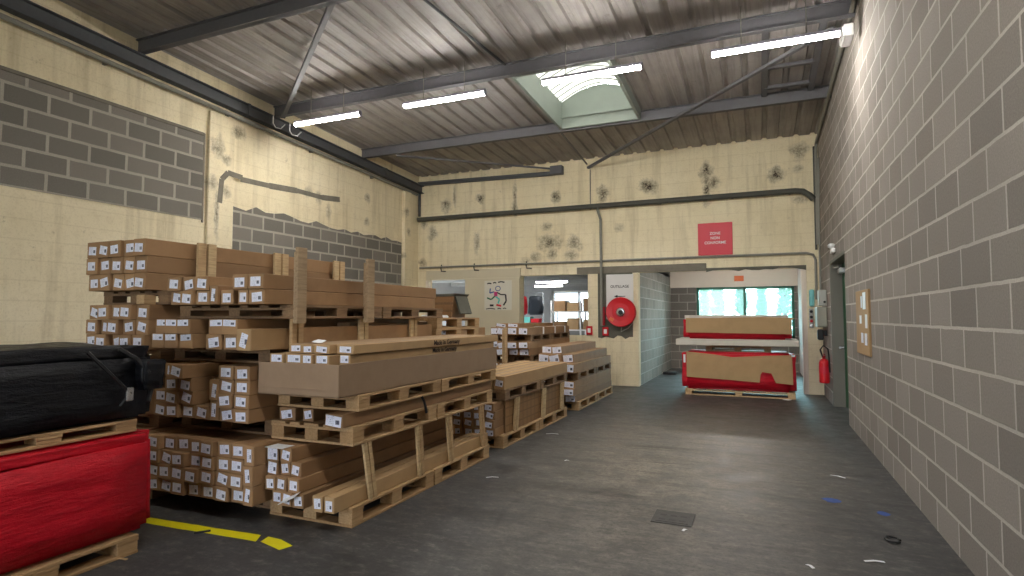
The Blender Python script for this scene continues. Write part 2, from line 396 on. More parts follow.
def thing(name, loc, label, cat, group=None):
    o = bpy.data.objects.new(name, None); COL.objects.link(o); o.location = loc; o.empty_display_size = .1
    ORG[o.name] = tuple(loc); return tag(o, label, cat, group)
def struct(name, mb, mat):
    o = link(name, mb, mat, org=(0, 0, 0)); o['kind'] = 'structure'; return o
def copy_tree(src, loc, label=None, group=None, rotz=None):
    r = src.copy(); COL.objects.link(r); r.location = loc; ORG[r.name] = tuple(loc)
    if rotz is not None: r.rotation_euler.z = rotz
    if label: r['label'] = label
    if group: r['group'] = group
    def kids(a, b):
        for ch in a.children:
            if ch.name in ORGCH.get(a.name, ()) or True:
                q = ch.copy(); COL.objects.link(q); q.parent = b; kids(ch, q)
    kids(src, r); return r
ORGCH = {}
def text(name, s, size, loc, rot, mat, parent=None, bold=0.0, sx=1.0):
    cu = bpy.data.curves.new(name, 'FONT'); cu.body = s; cu.size = size; cu.align_x = 'CENTER'; cu.align_y = 'CENTER'
    cu.extrude = .0008; cu.offset = bold; cu.space_character = 1.0
    cu.materials.append(M[mat]); tmp = bpy.data.objects.new(name+'_source', cu); COL.objects.link(tmp)
    me = bpy.data.meshes.new_from_object(tmp.evaluated_get(bpy.context.evaluated_depsgraph_get())); bpy.data.objects.remove(tmp)
    if not me.materials: me.materials.append(M[mat])
    o = bpy.data.objects.new(name, me); COL.objects.link(o)
    o.rotation_euler = rot; o.scale = (sx, 1, 1)
    if parent is not None:
        q = ORG[parent.name]; o.parent = parent; o.location = tuple(loc[i]-q[i] for i in range(3))
    else: o.location = loc
    return o

# ---------------------------------------------------------------- dimensions
XR, XL, YB, YF = 1.16, -8.28, 13.1, -6.0
def zroof(y): return 5.48-(y-8.1)*.043

# ---------------------------------------------------------------- the setting
struct('floor', MB().box(-9, 2.4, YF, 21.5, -.2, 0), 'floor')
# right wall with a doorway
b = MB()
b.box(XR, XR+.32, YF, 9.65, 0, 6.3); b.box(XR, XR+.32, 11.57, 13.35, 0, 6.3); b.box(XR, XR+.32, 9.65, 11.57, 2.52, 6.3)
struct('wall_right', b, 'block_right')
b = MB(); b.box(XL-.3, XL, YF, YB+.25, 0, 6.3); struct('wall_left', b, 'cream_left')
# back wall: two window openings towards the next room, the wide opening to the alcove
b = MB(); T = (YB, YB+.25)
b.box(XL, 1.16, *T, 2.56, 6.3)
b.box(XL, -8.0, *T, 0, 2.56); b.box(-8.0, -6.85, *T, 0, 1.08); b.box(-6.85, -5.36, *T, 0, 2.56)
b.box(-5.36, -3.66, *T, 0, 1.12); b.box(-3.66, -2.5, *T, 0, 2.56); b.box(.89, 1.16, *T, 0, 2.56)
struct('wall_back', b, 'cream_back')
# rear wall (behind the camera) with a large dock doorway
b = MB(); b.box(XL, -5.2, YF-.25, YF, 0, 6.3); b.box(-1.8, XR, YF-.25, YF, 0, 6.3); b.box(-5.2, -1.8, YF-.25, YF, 3.4, 6.3)
struct('wall_rear', b, 'cream')
# block infills on the left wall
b = MB(); b.box(XL, XL+.012, 2.2, 6.6, 3.12, 4.5); o = struct('wall_left_infill', b, 'block_left')
pts = [(7.2, 1.2), (12.3, 1.2), (12.3, 3.42)]
yy = 12.1
while yy > 7.3: pts.append((yy, 3.47+random.uniform(-.06, .05))); yy -= .22
pts.append((7.2, 3.45))
struct('wall_left_infill', MB().prism(pts, 'x', XL, XL+.012), 'block_left')
# frame lines round the infill, pilasters
b = MB(); b.box(XL, XL+.016, 6.6, 6.63, 3.08, 4.54); b.box(XL, XL+.03, 2.2, 6.6, 4.5, 4.545); struct('trim_1', b, 'cement')
b = MB(); b.box(XL, XL+.05, 6.68, 7.18, 0, 4.95, .01); struct('trim_2', b, 'cream_left')
b = MB(); b.box(XL, XL+.1, 12.32, 12.62, 0, 4.75, .01); struct('trim_3', b, 'cream_left')
# chased groove filled with grey mortar, left wall
b = MB(); path = [(6.9, 3.45), (6.93, 3.85), (7.05, 3.99), (7.35, 3.97)]
for i in range(len(path)-1): b.bar((XL+.052, *path[i]), (XL+.052, *path[i+1]), .09, .006, up=(1, 0, 0))
path = [(7.35, 3.95), (8.0, 3.97), (8.7, 4.02), (9.4, 4.02), (9.95, 4.08)]
for i in range(len(path)-1): b.bar((XL+.004, *path[i]), (XL+.004, *path[i+1]), .09+.02*(i % 2), .006, up=(1, 0, 0))
struct('trim_4', b, 'cement')

# alcove behind the wide opening
b = MB(); b.box(-2.7, -2.5, YB+.25, 18.3, 0, 3.0); struct('wall_alcove_left', b, 'block_side')
b = MB(); b.box(1.02, 1.3, YB+.25, 18.3, 0, 3.0); struct('wall_alcove_right', b, 'block_white')
WX0, WX1, WZ0, WZ1 = -1.74, .93, .95, 2.44
b = MB(); b.box(-2.5, WX0, 18.3, 18.55, 0, WZ1); b.box(WX1, 1.02, 18.3, 18.55, 0, WZ1); b.box(WX0, WX1, 18.3, 18.55, 0, WZ0)
struct('wall_alcove_back', b, 'block_back')
b = MB(); b.box(-2.5, 1.02, 18.3, 18.55, WZ1, 3.0); b.box(-2.5, 1.02, 18.27, 18.3, WZ1+.03, 2.99); struct('wall_alcove_upper', b, 'white_wall')
b = MB(); b.box(-2.7, 1.3, YB+.25, 18.55, 3.0, 3.1); struct('ceiling_alcove', b, 'white_wall')
# green window
b = MB(); fw = .07
b.box(WX0, WX1, 18.36, 18.42, WZ1-fw, WZ1); b.box(WX0, WX1, 18.36, 18.42, WZ0, WZ0+fw)
for x in (WX0, -.42, WX1-fw): b.box(x, x+fw, 18.36, 18.42, WZ0, WZ1)
w = struct('window_1', b, 'green_frame')
for (x0, x1) in ((WX0+fw, -.42), (-.42+fw, WX1-fw)):
    link('window_pane', MB().box(x0, x1, 18.385, 18.391, WZ0+fw, WZ1-fw), 'glass', w)
# broken edge of the opening, grey lintel band
pts = [(-1.03, 2.56)]; x = -1.03
while x < .88:
    pts.append((x, 2.56-random.uniform(.0, .05))); x += .13
pts += [(.89, 2.5), (.89, 2.6), (-1.03, 2.6)]
struct('trim_5', MB().prism(pts, 'y', YB-.03, YB), 'dark_render')
b = MB(); b.box(-3.92, -1.03, YB-.02, YB, 2.55, 2.71, .008); struct('trim_6', b, 'cement')
# bare render on the pier, ragged lower edge
pts = [(-3.42, 2.56), (-3.42, 1.12)]
x = -3.42
while x < -2.62: pts.append((x, 1.1+random.uniform(-.08, .06))); x += .09
pts += [(-2.62, 1.1), (-2.62, 2.56)]
struct('trim_7', MB().prism(pts, 'y', YB-.012, YB), 'dark_render')
b = MB(); b.box(-2.56, -2.48, YB-.03, YB, 0, 2.55, .01); struct('trim_8', b, 'cream'); 
# white edge of the alcove opening at the right
b = MB(); b.box(.80, .89, YB-.015, YB+.25, 0, 2.53, .008); struct('trim_9', b, 'white_wall')
# cream board closing the stretch between the window openings
b = MB(); b.box(-6.85, -5.36, YB-.06, YB, 1.1, 2.52, .006); b.box(-8.0, -5.34, YB-.05, YB, 2.5, 2.75, .006); struct('trim_10', b, 'beige')
b = MB(); b.box(-8.02, -7.94, YB-.04, YB+.1, 1.08, 2.5, .006); struct('trim_11', b, 'white_wall')

# the next room
b = MB(); b.box(-10, -2.7, 20.2, 20.4, 0, 1.3); b.box(-10, -7.0, 20.2, 20.4, 1.3, 3.2); b.box(-5.0, -2.7, 20.2, 20.4, 1.3, 3.2); b.box(-7.0, -5.0, 20.2, 20.4, 2.5, 3.2)
struct('wall_next_room_back', b, 'room_grey')
b = MB(); b.box(-10.2, -10, YB+.25, 20.4, 0, 3.2); struct('wall_next_room_left', b, 'room_grey')
b = MB(); b.box(-2.7, -2.68, 18.3, 20.4, 0, 3.2); struct('wall_next_room_right', b, 'white_wall')
b = MB(); b.box(-10.2, -2.5, YB+.25, 20.4, 2.75, 2.85)
for y in (14.5, 15.95, 17.95, 19.4): b.box(-10, -2.7, y, y+.12, 2.63, 2.75)
struct('ceiling_next_room', b, 'room_grey')
b = MB()
b.box(-7, -5, 20.26, 20.32, 2.42, 2.5); b.box(-7, -5, 20.26, 20.32, 1.3, 1.38)
for x in (-7, -6.04, -5.08): b.box(x, x+.08, 20.26, 20.32, 1.3, 2.5)
w = struct('window_2', b, 'white_paint')
for x in (-6.92, -5.96): link('window_pane', MB().box(x, x+.88, 20.285, 20.291, 1.38, 2.42), 'glass_grey', w)
# door in the right wall
b = MB(); b.box(XR+.18, XR+.22, 9.65, 11.5, .01, 2.47, .004); 
d = struct('door_1', b, 'green')
for (z0, z1) in ((.25, 1.0), (1.2, 2.3)):
    link('door_panel', MB().box(XR+.174, XR+.18, 9.85, 11.3, z0, z1, .004), 'green', d)
link('door_handle', MB().tube([(XR+.18, 11.4, 1.03), (XR+.1, 11.4, 1.03), (XR+.09, 11.26, 1.03)], .016).lathe([(.03, 0), (.03, .02)], (XR+.16, 11.4, 1.03), 'x', 12), 'chrome', d)
b = MB(); b.box(XR-.004, XR+.3, 11.5, 11.575, 0, 2.52, .006); b.box(XR-.004, XR+.3, 9.645, 11.5, 2.47, 2.525, .006); struct('trim_12', b, 'grey_jamb')
# ---------------------------------------------------------------- roof
SK = (-3.46, -1.99, 8.24, 10.6)
prof = []
x = XL-.2
while x < XR+.2:
    prof += [(x, 0), (x+.19, 0), (x+.215, .036), (x+.275, .036)]; x += .3
prof.append((x, 0))
prof = [p for p in prof if p[0] <= XR+.32]
def deck_strip(bm, y0, y1, x0, x1):
    pr = [(x0, 0 if True else 0)]+[p for p in prof if x0 < p[0] < x1]+[(x1, 0)]
    n = len(pr); vs = []
    for y in (y0, y1):
        for t_ in (0, .03):
            for p in pr: vs.append((p[0], y, zroof(y)+p[1]+t_))
    fs = []
    for i in range(n-1):
        fs += [(i, i+1, 2*n+i+1, 2*n+i), (n+i, 3*n+i, 3*n+i+1, n+i+1), (i, n+i, n+i+1, i+1), (2*n+i, 2*n+i+1, 3*n+i+1, 3*n+i)]
    bm.add(vs, fs)
b = MB()
deck_strip(b, YF-.3, SK[2]-.03, XL-.3, XR+.32); deck_strip(b, SK[3]+.03, 13.4, XL-.3, XR+.32)
deck_strip(b, SK[2]-.03, SK[3]+.03, XL-.3, SK[0]-.03); deck_strip(b, SK[2]-.03, SK[3]+.03, SK[1]+.03, XR+.32)
struct('ceiling', b, 'deck')
# rooflight: kerb, dome of corrugated sheet
b = MB(); zk = 5.72
def kerb(x0, x1, y0, y1):
    b.prism([(y0, zroof(y0)-.17), (y1, zroof(y1)-.17), (y1, zk), (y0, zk)], 'x', x0, x1)
kerb(SK[0]-.05, SK[0], SK[2]-.05, SK[3]+.05); kerb(SK[1], SK[1]+.05, SK[2]-.05, SK[3]+.05)
b.prism([(SK[0], zroof(SK[2])-.17), (SK[1], zroof(SK[2])-.17), (SK[1], zk), (SK[0], zk)], 'y', SK[2]-.05, SK[2])
b.prism([(SK[0], zroof(SK[3])-.17), (SK[1], zroof(SK[3])-.17), (SK[1], zk), (SK[0], zk)], 'y', SK[3], SK[3]+.05)
b.box(SK[0], SK[1], SK[3]-.05, SK[3], 5.4, 5.44)
sk = struct('window_3', b, 'kerb')
b = MB(); nx, ny = 16, 60; vs = []; fs = []
for i in range(nx+1):
    for j in range(ny+1):
        u = i/nx; y = SK[2]-.05+(SK[3]-SK[2]+.1)*j/ny
        vs.append((SK[0]-.05+(SK[1]-SK[0]+.1)*u, y, zk+.28*math.sin(PI*u)+.014*math.sin(j*2*PI/5)))
for i in range(nx):
    for j in range(ny): a = i*(ny+1)+j; fs.append((a, a+1, a+ny+2, a+ny+1))
b.add(vs, fs); link('window_pane', b, 'poly', sk, smooth=True)
b = MB(); y = SK[2]+.12
while y < SK[3]:
    b.tube([(SK[0]-.05+(SK[1]-SK[0]+.1)*k/12, y, zk-.012+.28*math.sin(PI*k/12)) for k in range(13)], .012, 6); y += .2
link('ribs', b, 'kerb', sk)
b = MB()
for y in (SK[2]-.03, SK[3]+.03):
    b.prism([(SK[0]-.05+(SK[1]-SK[0]+.1)*k/12, zk-.01+.27*math.sin(PI*k/12)) for k in range(13)], 'y', y-.015, y+.015)
link('end_plate', b, 'kerb', sk)

def ibeam(bm, a, b_, w, h, t=.014):
    a = Vector(a); b_ = Vector(b_); u = Vector((0, 0, 1))
    bm.bar(a+u*(h/2-t/2), b_+u*(h/2-t/2), w, t); bm.bar(a-u*(h/2-t/2), b_-u*(h/2-t/2), w, t); bm.bar(a, b_, t*.8, h-2*t)
def beam(name, a, b_, w, h, label, mat='beam', group=None):
    bm = MB(); ibeam(bm, a, b_, w, h); return tag(link(name, bm, mat), label, 'steel beam', group)
for (y, lab) in ((5.5, 'grey steel purlin crossing the top left corner of the ceiling'), (8.1, 'grey steel purlin just in front of the rooflight'), (10.7, 'grey steel purlin along the far side of the rooflight')):
    z = zroof(y)
    bm = MB(); x0, x1 = XL, XR; h = .2
    bm.box(x0, x1, y-.012, y+.012, z-h, z-.01); bm.box(x0, x1, y-.05, y+.05, z-h, z-h+.014); bm.box(x0, x1, y-.05, y+.05, z-.016, z-.002)
    tag(link('roof_purlin', bm, 'beam'), lab, 'steel beam', 'steel purlins under the roof deck')
# longitudinal beam on the left wall with cover pipe
bm = MB()
for (za, h) in ((0, .2),): ibeam(bm, (XL+.1, YF, zroof(YF)-.35), (XL+.1, YB, zroof(YB)-.35), .14, .2)
for y in (7.35, 11.4): bm.bar((XL+.18, y, zroof(y)-.45), (XL+.18, y, zroof(y)-.25), .02, .05, up=(0, 1, 0))
tag(link('wall_beam', bm, 'dark_beam'), 'dark steel beam running along the top of the left wall', 'steel beam')
bm = MB(); bm.tube([(XL+.08, YF, zroof(YF)-.58), (XL+.08, 12.9, zroof(12.9)-.52)], .035)
for y in (3, 5, 7, 9, 11, 12.5): bm.box(XL, XL+.08, y, y+.03, zroof(y)-.585, zroof(y)-.525)
tag(link('wall_pipe', bm, 'pipe'), 'pale pipe on brackets under the dark beam of the left wall', 'pipe')
for (y, lab) in ((7.75, 'small white cable hook hanging left of the left strip light'), (8.15, 'small white cable hook hanging beside the left strip light end')):
    zz = zroof(y)-.45
    tag(link('cable_hook', MB().tube([(XL+.32, y, zz+.12), (XL+.32, y, zz-.02), (XL+.36, y+.02, zz-.1), (XL+.44, y+.06, zz-.12), (XL+.5, y+.1, zz-.04)], .01, 6), 'white_paint'), lab, 'hook')
# corner down-pipe, horizontal member at the back
tag(link('corner_post', MB().bar((XL+.06, YB-.05, 4.2), (XL+.06, YB-.05, zroof(YB)-.42), .05, .05), 'dark_beam'), 'short dark steel post in the left corner above the wall pipe', 'steel post')
bm = MB(); ibeam(bm, (XL+.05, YB-.09, 5.06), (-4.5, YB-.09, 4.98), .09, .09)
p = thing('back_rail', (-6.4, YB-.09, 5.0), 'dark steel rail along the top of the back wall left half', 'steel beam')
link('rail', bm, 'dark_beam', p); link('gusset_box', MB().box(-4.52, -4.22, YB-.2, YB-.03, 4.94, 5.14, .01), 'beam', p)
# wind braces
def brace(a, b_, lab, w=.06):
    tag(link('wind_brace', MB().bar(a, b_, w, w*.7), 'beam'), lab, 'steel brace', 'diagonal steel wind braces')
brace((XL+.25, 8.05, zroof(8.05)-.24), (-4.75, 5.58, zroof(5.58)-.04), 'slim round steel brace rising from left wall beam to the front purlin', .07)
brace((-3.62, YB-.06, 5.04), (.95, 8.3, zroof(8.3)-.22), 'long diagonal steel brace from back wall up toward the right lamp', .065)
brace((XL+.9, 10.75, zroof(10.7)-.22), (-4.5, YB-.16, 5.08), 'diagonal steel brace from the left purlin end down to the back rail', .05)
brace((-3.62, 12.95, 5.1), (-3.5, 10.7, zroof(10.7)-.22), 'thin dark steel brace dropping behind the rooflight corner', .03)
brace((-1.5, 5.6, zroof(5.6)-.06), (XR-.02, 7.95, zroof(7.95)-.06), 'diagonal steel brace in the top right roof corner', .06)
tag(link('conduit', MB().tube([(-4.2, 2.9, zroof(2.9)-.03), (-3.55, 8.05, zroof(8.05)-.03)], .02, 8), 'dark_beam'), 'thin dark conduit running along the roof deck toward the rooflight', 'conduit')
# framed steel trimmer by the right wall
t_ = thing('roof_frame', (.6, 9.4, zroof(9.4)-.1), 'rectangular steel frame under the roof deck behind the right lamp', 'steel frame')
for x in (.15, .85): link('side_bar', MB().bar((x, 8.2, zroof(8.2)-.05), (x, 10.6, zroof(10.6)-.05), .09, .06), 'beam', t_)
for y in (9.55, 10.3): link('cross_bar', MB().bar((.15, y, zroof(y)-.06), (.85, y, zroof(y)-.06), .08, .05), 'beam', t_)
# pipes on the back wall
def pipe(name, pts, r, mat, lab, brackets=(), cat='pipe'):
    m_ = MB().tube(pts, r, 12); 
    for q in brackets: m_.box(*q)
    return tag(link(name, m_, mat, smooth=False), lab, cat)
pipe('wall_pipe', [(XL+.05, YB-.1, 4.11), (.72, YB-.1, 4.11), (.86, YB-.1, 4.09), (.98, YB-.1, 4.0), (1.05, YB-.08, 3.92)], .06, 'dark_pipe', 'thick grey pipe across the back wall above the red sign', [(x, x+.04, YB-.1, YB, 4.06, 4.16) for x in (-7.5, -5.5, -3.6, -2, -.5, .6)])
pipe('wall_pipe', [(-8.2, YB-.05, 2.84), (.9, YB-.05, 2.84), (1.02, YB-.05, 2.8), (1.06, YB-.05, 2.7), (1.06, YB-.05, 1.9)], .024, 'pipe', 'thin grey pipe across the back wall just under the red sign', [(x, x+.03, YB-.05, YB, 2.82, 2.86) for x in (-8, -7, -6.2, -5.2, -4.2, -3.2, -1.8, -.6, .5)])
pipe('wall_pipe', [(1.08, YB-.04, 2.9), (1.08, YB-.04, 5.0)], .022, 'dark_pipe', 'thin dark pipe rising in the right corner of the back wall')
pipe('down_pipe', [(-3.38, YB-.16, 4.05), (-3.37, YB-.1, 3.95), (-3.33, YB-.06, 3.8), (-3.32, YB-.06, 1.35)], .03, 'pipe', 'grey vertical pipe dropping from the thick pipe to the hose reel')
pipe('wall_conduit', [(-3.58, YB-.02, 4.17), (-3.58, YB-.02, 5.0)], .012, 'pipe', 'thin white conduit on the back wall above the thick pipe', (), 'conduit')
for (x, lab) in ((-7.55, 'small dark pipe hook at the left end of the thin back-wall pipe'), (-6.6, 'small dark pipe hook above the left window opening'), (-5.18, 'small dark valve on the thin pipe above the right window opening')):
    pipe('pipe_hook', [(x, YB-.03, 2.9), (x, YB-.06, 2.8), (x+.03, YB-.09, 2.73), (x+.16, YB-.1, 2.72)], .016, 'dark_pipe', lab, (), 'hook')
pipe('wall_pipe', [(XR-.04, 4.5, zroof(4.5)-.12), (XR-.04, 12.95, zroof(12.95)-.22), (XR-.05, 13.02, 4.9), (XR-.05, 13.04, 3.0)], .03, 'pipe', 'grey pipe along the top of the right block wall and down its corner')
bx = thing('junction_box', (XR-.06, 8.4, 5.1), 'small white junction box on the right wall beside the strip light', 'junction box')
link('box_body', MB().box(XR-.11, XR, 8.2, 8.55, 5.08, 5.24, .01), 'white_paint', bx); link('box_lid', MB().box(XR-.125, XR-.11, 8.22, 8.53, 5.1, 5.22, .004), 'white_paint', bx)

# ---------------------------------------------------------------- strip lights
def striplight(x0, x1, y, z, label, rod=True, glow='glow'):
    t = thing('strip_light', ((x0+x1)/2, y, z), label, 'strip light', 'fluorescent strip lights')
    link('housing', MB().prism([(y-.042, z+.03), (y+.042, z+.03), (y+.03, z+.075), (y-.03, z+.075)], 'x', x0, x1), 'lamp_body', t)
    link('diffuser', MB().prism([(y-.04, z+.03), (y-.036, z), (y-.018, z-.014), (y+.018, z-.014), (y+.036, z), (y+.04, z+.03)], 'x', x0+.02, x1-.02), glow, t)
    for x in (x0, x1-.02): link('end_cap', MB().box(x, x+.02, y-.045, y+.045, z-.018, z+.06, .006), 'lamp_body', t)
    if rod:
        for k in (.25, .75):
            xx = x0+(x1-x0)*k; link('hanger', MB().tube([(xx, y, z+.07), (xx, y, zroof(y)-.02)], .006, 6), 'pipe', t)
LY, LZ = 7.72, 4.9
striplight(-7.42, -6.02, LY, LZ, 'glowing strip light nearest the left wall')
striplight(-5.17, -3.72, LY, LZ, 'glowing strip light second from the left wall')
striplight(-2.82, -1.38, LY, LZ, 'glowing strip light crossing in front of the rooflight')
striplight(-.51, .96, LY, LZ, 'glowing strip light nearest the right block wall')
for (y, nm) in ((1.6, 'pair over the camera'),):  # unseen lamps added to light the foreground, no such row is known
    for k, (x, w_) in enumerate(((-2.1, 'left end'), (.22, 'right end'))):
        striplight(x-.7, x+.7, y, 4.95, f'glowing strip light at the {w_} of the {nm}')
striplight(-1.5, .1, 15.6, 2.926, 'glowing strip light on the alcove ceiling behind the lintel', False, 'glow_mid')  # lamp added out of view to brighten the wall above the green window
striplight(-6.05, -5.05, 16.0, 2.556, 'glowing strip light nearer the opening in the next room', False, 'glow_dim')
striplight(-6.85, -5.85, 18.0, 2.556, 'glowing strip light farther back in the next room', False, 'glow_dim')

# ---------------------------------------------------------------- pallets
def pallet(x0, y0, z0, W, L, h, label, mat='wood', group='timber pallets', name='pallet'):
    """L along y, W along x"""
    t = thing(name, (x0+W/2, y0+L/2, z0), label, 'pallet', group)
    bt = .02; d = MB(); 
    nb = 5 if W < .95 else 6; ws = [.145 if i in (0, nb-1) or (nb == 5 and i == 2) else .1 for i in range(nb)]
    gap = (W-sum(ws))/(nb-1); x = x0
    for wv in ws:
        d.box(x, x+wv, y0, y0+L, z0+h-bt, z0+h, .003); x += wv+gap
    for y in (y0, y0+L/2-.07, y0+L-.14): d.box(x0, x0+W, y, y+.14, z0+h-2*bt, z0+h-bt, .002)
    link('deck', d, mat, t)
    for x in (x0, x0+W/2-.065, x0+W-.1 if False else x0+W-.13):
        for y in (y0, y0+L/2-.07, y0+L-.14):
            link('block', MB().box(x+.003, x+.127, y+.003, y+.137, z0+bt, z0+h-2*bt, .003), mat, t)
    r = MB()
    for x in (x0, x0+W/2-.06, x0+W-.12): r.box(x, x+.12, y0+.12, y0+L-.12, z0, z0+bt, .003)
    for y in (y0, y0+L-.12): r.box(x0, x0+W, y, y+.12, z0, z0+bt, .003)
    link('base_boards', r, mat, t)
    return t
def pallet_run(x0, W, y0, z0, h, n, where, L=1.2, gap=.02, mat='wood'):
    for k in range(n):
        nm = ('front', 'rear', 'farthest')[k] if n > 1 else 'single'
        pallet(x0, y0+k*(L+gap), z0, W, L, h, f'{nm} timber pallet {where}', mat)
def post(x, y, z0, z1, label, w=.09, d=.022, two=True, lean=0.0, mat='plank', group='upright timber posts'):
    t = thing('timber_post', (x, y, z0), label, 'post', group)
    if two:
        for k in (-1, 1):
            yy = y+k*w*.32
            link('plank', MB().bar((x, yy, z0), (x, yy-lean, z1), d, w*.5, up=(0, 1, 0), ch=.002), mat, t)
    else:
        link('plank', MB().bar((x, y, z0), (x, y-lean, z1), d, w, up=(0, 1, 0), ch=.002), mat, t)
        link('back_plank', MB().bar((x-.06, y+.03, z0), (x-.06, y+.03-lean, z1-.03), d, w*.6, up=(0, 1, 0), ch=.002), mat, t)
    return t

# ---------------------------------------------------------------- cartons
def carton(x0, x1, y0, y1, z0, z1, label, group, mat='kraft', lab='wide', tape=False, ang=None, name='carton', cat='carton'):
    b = MB(); g = .003; x0 += g; x1 -= g; z1 -= .002
    b.box(x0, x1, y0+.003, y1, z0, z1, .004)
    zc = (z0+z1)/2; xc = (x0+x1)/2
    if (z1-z0) >= (x1-x0)*.8 or True:
        b.box(x0+.002, x1-.002, y0, y0+.004, z0+.002, zc-.003, .001); b.box(x0+.002, x1-.002, y0, y0+.004, zc+.003, z1-.002, .001)
    o = link(name, b, mat); tag(o, label, cat, group)
    W, H = x1-x0, z1-z0
    if lab:
        if lab == 'wide': w, h = min(.115, W*.66), min(.075, H*.64)
        elif lab == 'tall': w, h = W*.46, H*.66
        elif lab == 'top': w, h = W*.8, H*.42
        elif lab == 'big': w, h = W*.86, H*.8
        a = random.gauss(0, 6) if ang is None else ang
        cx = xc+random.uniform(-.12, .12)*(W-w); cz = zc+random.uniform(-.15, .1)*(H-h)
        if lab == 'top': cz = z1-h/2-.004; a *= .3
        m = Matrix.Translation((cx, y0-.0008, cz)) @ Matrix.Rotation(math.radians(a), 4, 'Y')
        if lab == 'tall': 
            link('shipping_label', MB().box(-w/2, w/2, -.0005, .0005, -h/2, h/2, 0, m), 'paper', o)
        else: link('shipping_label', MB().box(-w/2, w/2, -.0005, .0005, -h/2, h/2, 0, m), 'paper', o)
    if tape:
        link('packing_tape', MB().box(xc-.025, xc+.025, y0+.01, y1-.01, z1, z1+.0008), 'kraft_grey', o)
    return o
ORD = ['', 'second ', 'third ', 'fourth ', 'fifth ', 'sixth ', 'seventh ', 'eighth ', 'ninth ', 'tenth ']
def nth(i, what): return (what+'most') if i == 0 else f'{ORD[i].strip()} from {what}'
def rowname(j, n): return 'bottom row' if j == 0 else 'top row' if j == n-1 else f'{ORD[j].strip()} row up'
def J(a): return random.uniform(-a, a)
def grid(xr, w, ncol, z0, h, nrow, y0, y1, where, group, mat='kraft', lab='wide', skip=(), fwd=None, jy=.03, adj='brown carton'):
    """columns counted from the right edge xr"""
    for j in range(nrow):
        for i in range(ncol):
            if (i, j) in skip: continue
            dy = (fwd or {}).get((i, j), 0)
            lb = lab if not isinstance(lab, dict) else lab.get((i, j), 'wide')
            carton(xr-(i+1)*w+J(.003), xr-i*w-.003, y0+dy+J(jy), y1+J(.03), z0+j*h, z0+(j+1)*h, f'{adj}, {nth(i, "right")} in {rowname(j, nrow)}, {where}', group, mat, lb)

# ---- tall stack (front plane about 3.27)
GA = 'cartons of the tall stack'
YE = 5.75
pallet_run(-4.62, 1.0, 3.62, 0, .144, 2, 'on the floor under the tall carton stack', L=1.05, mat='wood_old')
# floor tier
A = 'floor tier of tall stack'
for j in range(3):
    carton(-3.575, -3.475, 3.26+J(.02)+.01*j, YE, .146+j*.147, .146+(j+1)*.147, f'slim upright carton, {rowname(j, 3)}, right edge of tall stack floor tier', GA, 'kraft', 'tall')
grid(-3.578, .152, 8, .146, .1105, 4, 3.27, YE, A, GA)
pallet_run(-4.7, 1.1, 3.6, .592, .143, 2, 'above the floor tier of tall carton stack', L=1.06, mat='wood_old')
# second tier
B = 'second tier of tall stack'
grid(-3.575, .162, 2, .738, .109, 4, 3.3, YE, B, GA)
for j in range(2):
    carton(-4.01, -3.905, 3.3+J(.02), YE, .738+j*.16, .738+(j+1)*.16, f'slim upright carton, {rowname(j, 2)}, middle of tall stack second tier', GA, 'kraft', 'tall')
for j, cols in enumerate(((0, 1, 2, 3), (0, 1, 2, 3), (0, 1, 2), (1, 2))):
    for i in cols:
        dy = .16 if (i == 0 and j in (1, 2)) else (-.1 if (i == 1 and j == 3) else J(.02))
        carton(-4.015-(i+1)*.158, -4.015-i*.158-.003, 3.3+dy, YE, .738+j*.109, .738+(j+1)*.109, f'brown carton, {nth(i+3, "right")} in {rowname(j, 4)}, {B}', GA)
# cartons lying across the far end carry the upper tiers level
pallet_run(-4.7, 1.1, 3.52, 1.176, .12, 2, 'between second and third tier of tall carton stack', L=1.14, mat='wood_old')
# third tier
Cc = 'third tier of tall stack'
grid(-4.155, .158, 3, 1.298, .118, 2, 3.27, YE, 'left cluster, '+Cc, GA, lab='top')
grid(-3.645, .17, 2, 1.298, .118, 2, 3.27, YE, 'middle cluster, '+Cc, GA, lab={(0, 1): 'top', (1, 1): 'top'})
o = carton(-3.62, -3.47, 3.21, 4.3, 1.298, 1.462, 'long carton with upright label, right side of tall stack third tier', GA, 'kraft_pale', 'tall')
carton(-3.465, -3.412, 3.66, YE-.05, 1.298, 1.47, 'long plain carton behind the low posts, tall stack third tier', GA, 'kraft', None)
carton(-3.62, -3.47, 4.34, YE-.05, 1.298, 1.5, 'plain carton behind the long carton, tall stack third tier', GA, 'kraft', None)
pallet_run(-4.62, 1.28, 3.5, 1.537, .108, 2, 'under the top tier of tall carton stack', L=1.15, mat='wood_old')
# top tier
D = 'top tier of tall stack'
carton(-3.56, -3.4, 3.26, YE, 1.648, 1.762, 'brown carton, lower of two at the right edge, '+D, GA)
carton(-3.56, -3.4, 3.25, YE+.02, 1.763, 1.878, 'brown carton, upper of two at the right edge, '+D, GA)
carton(-3.67, -3.563, 3.26, YE, 1.648, 1.762, 'narrow carton, lower, second from right edge, '+D, GA, lab='wide')
carton(-3.72, -3.563, 3.25, YE, 1.763, 1.878, 'brown carton, upper, second from right edge, '+D, GA)
carton(-3.875, -3.74, 3.28, YE, 1.648, 1.762, 'brown carton with blue label beside the slim upright one, '+D, GA)
carton(-3.975, -3.885, 3.26, YE, 1.648, 1.80, 'slim upright carton near the middle, '+D, GA, lab='tall')
grid(-3.99, .152, 3, 1.648, .113, 2, 3.26, YE, 'left cluster, '+D, GA)
PG = 'upright timber posts'
post(-3.275, 3.5, 1.5, 2.09, 'weathered timber post nearest the camera, top tier of tall stack', .1, .03, False, 0, 'wood_grey')
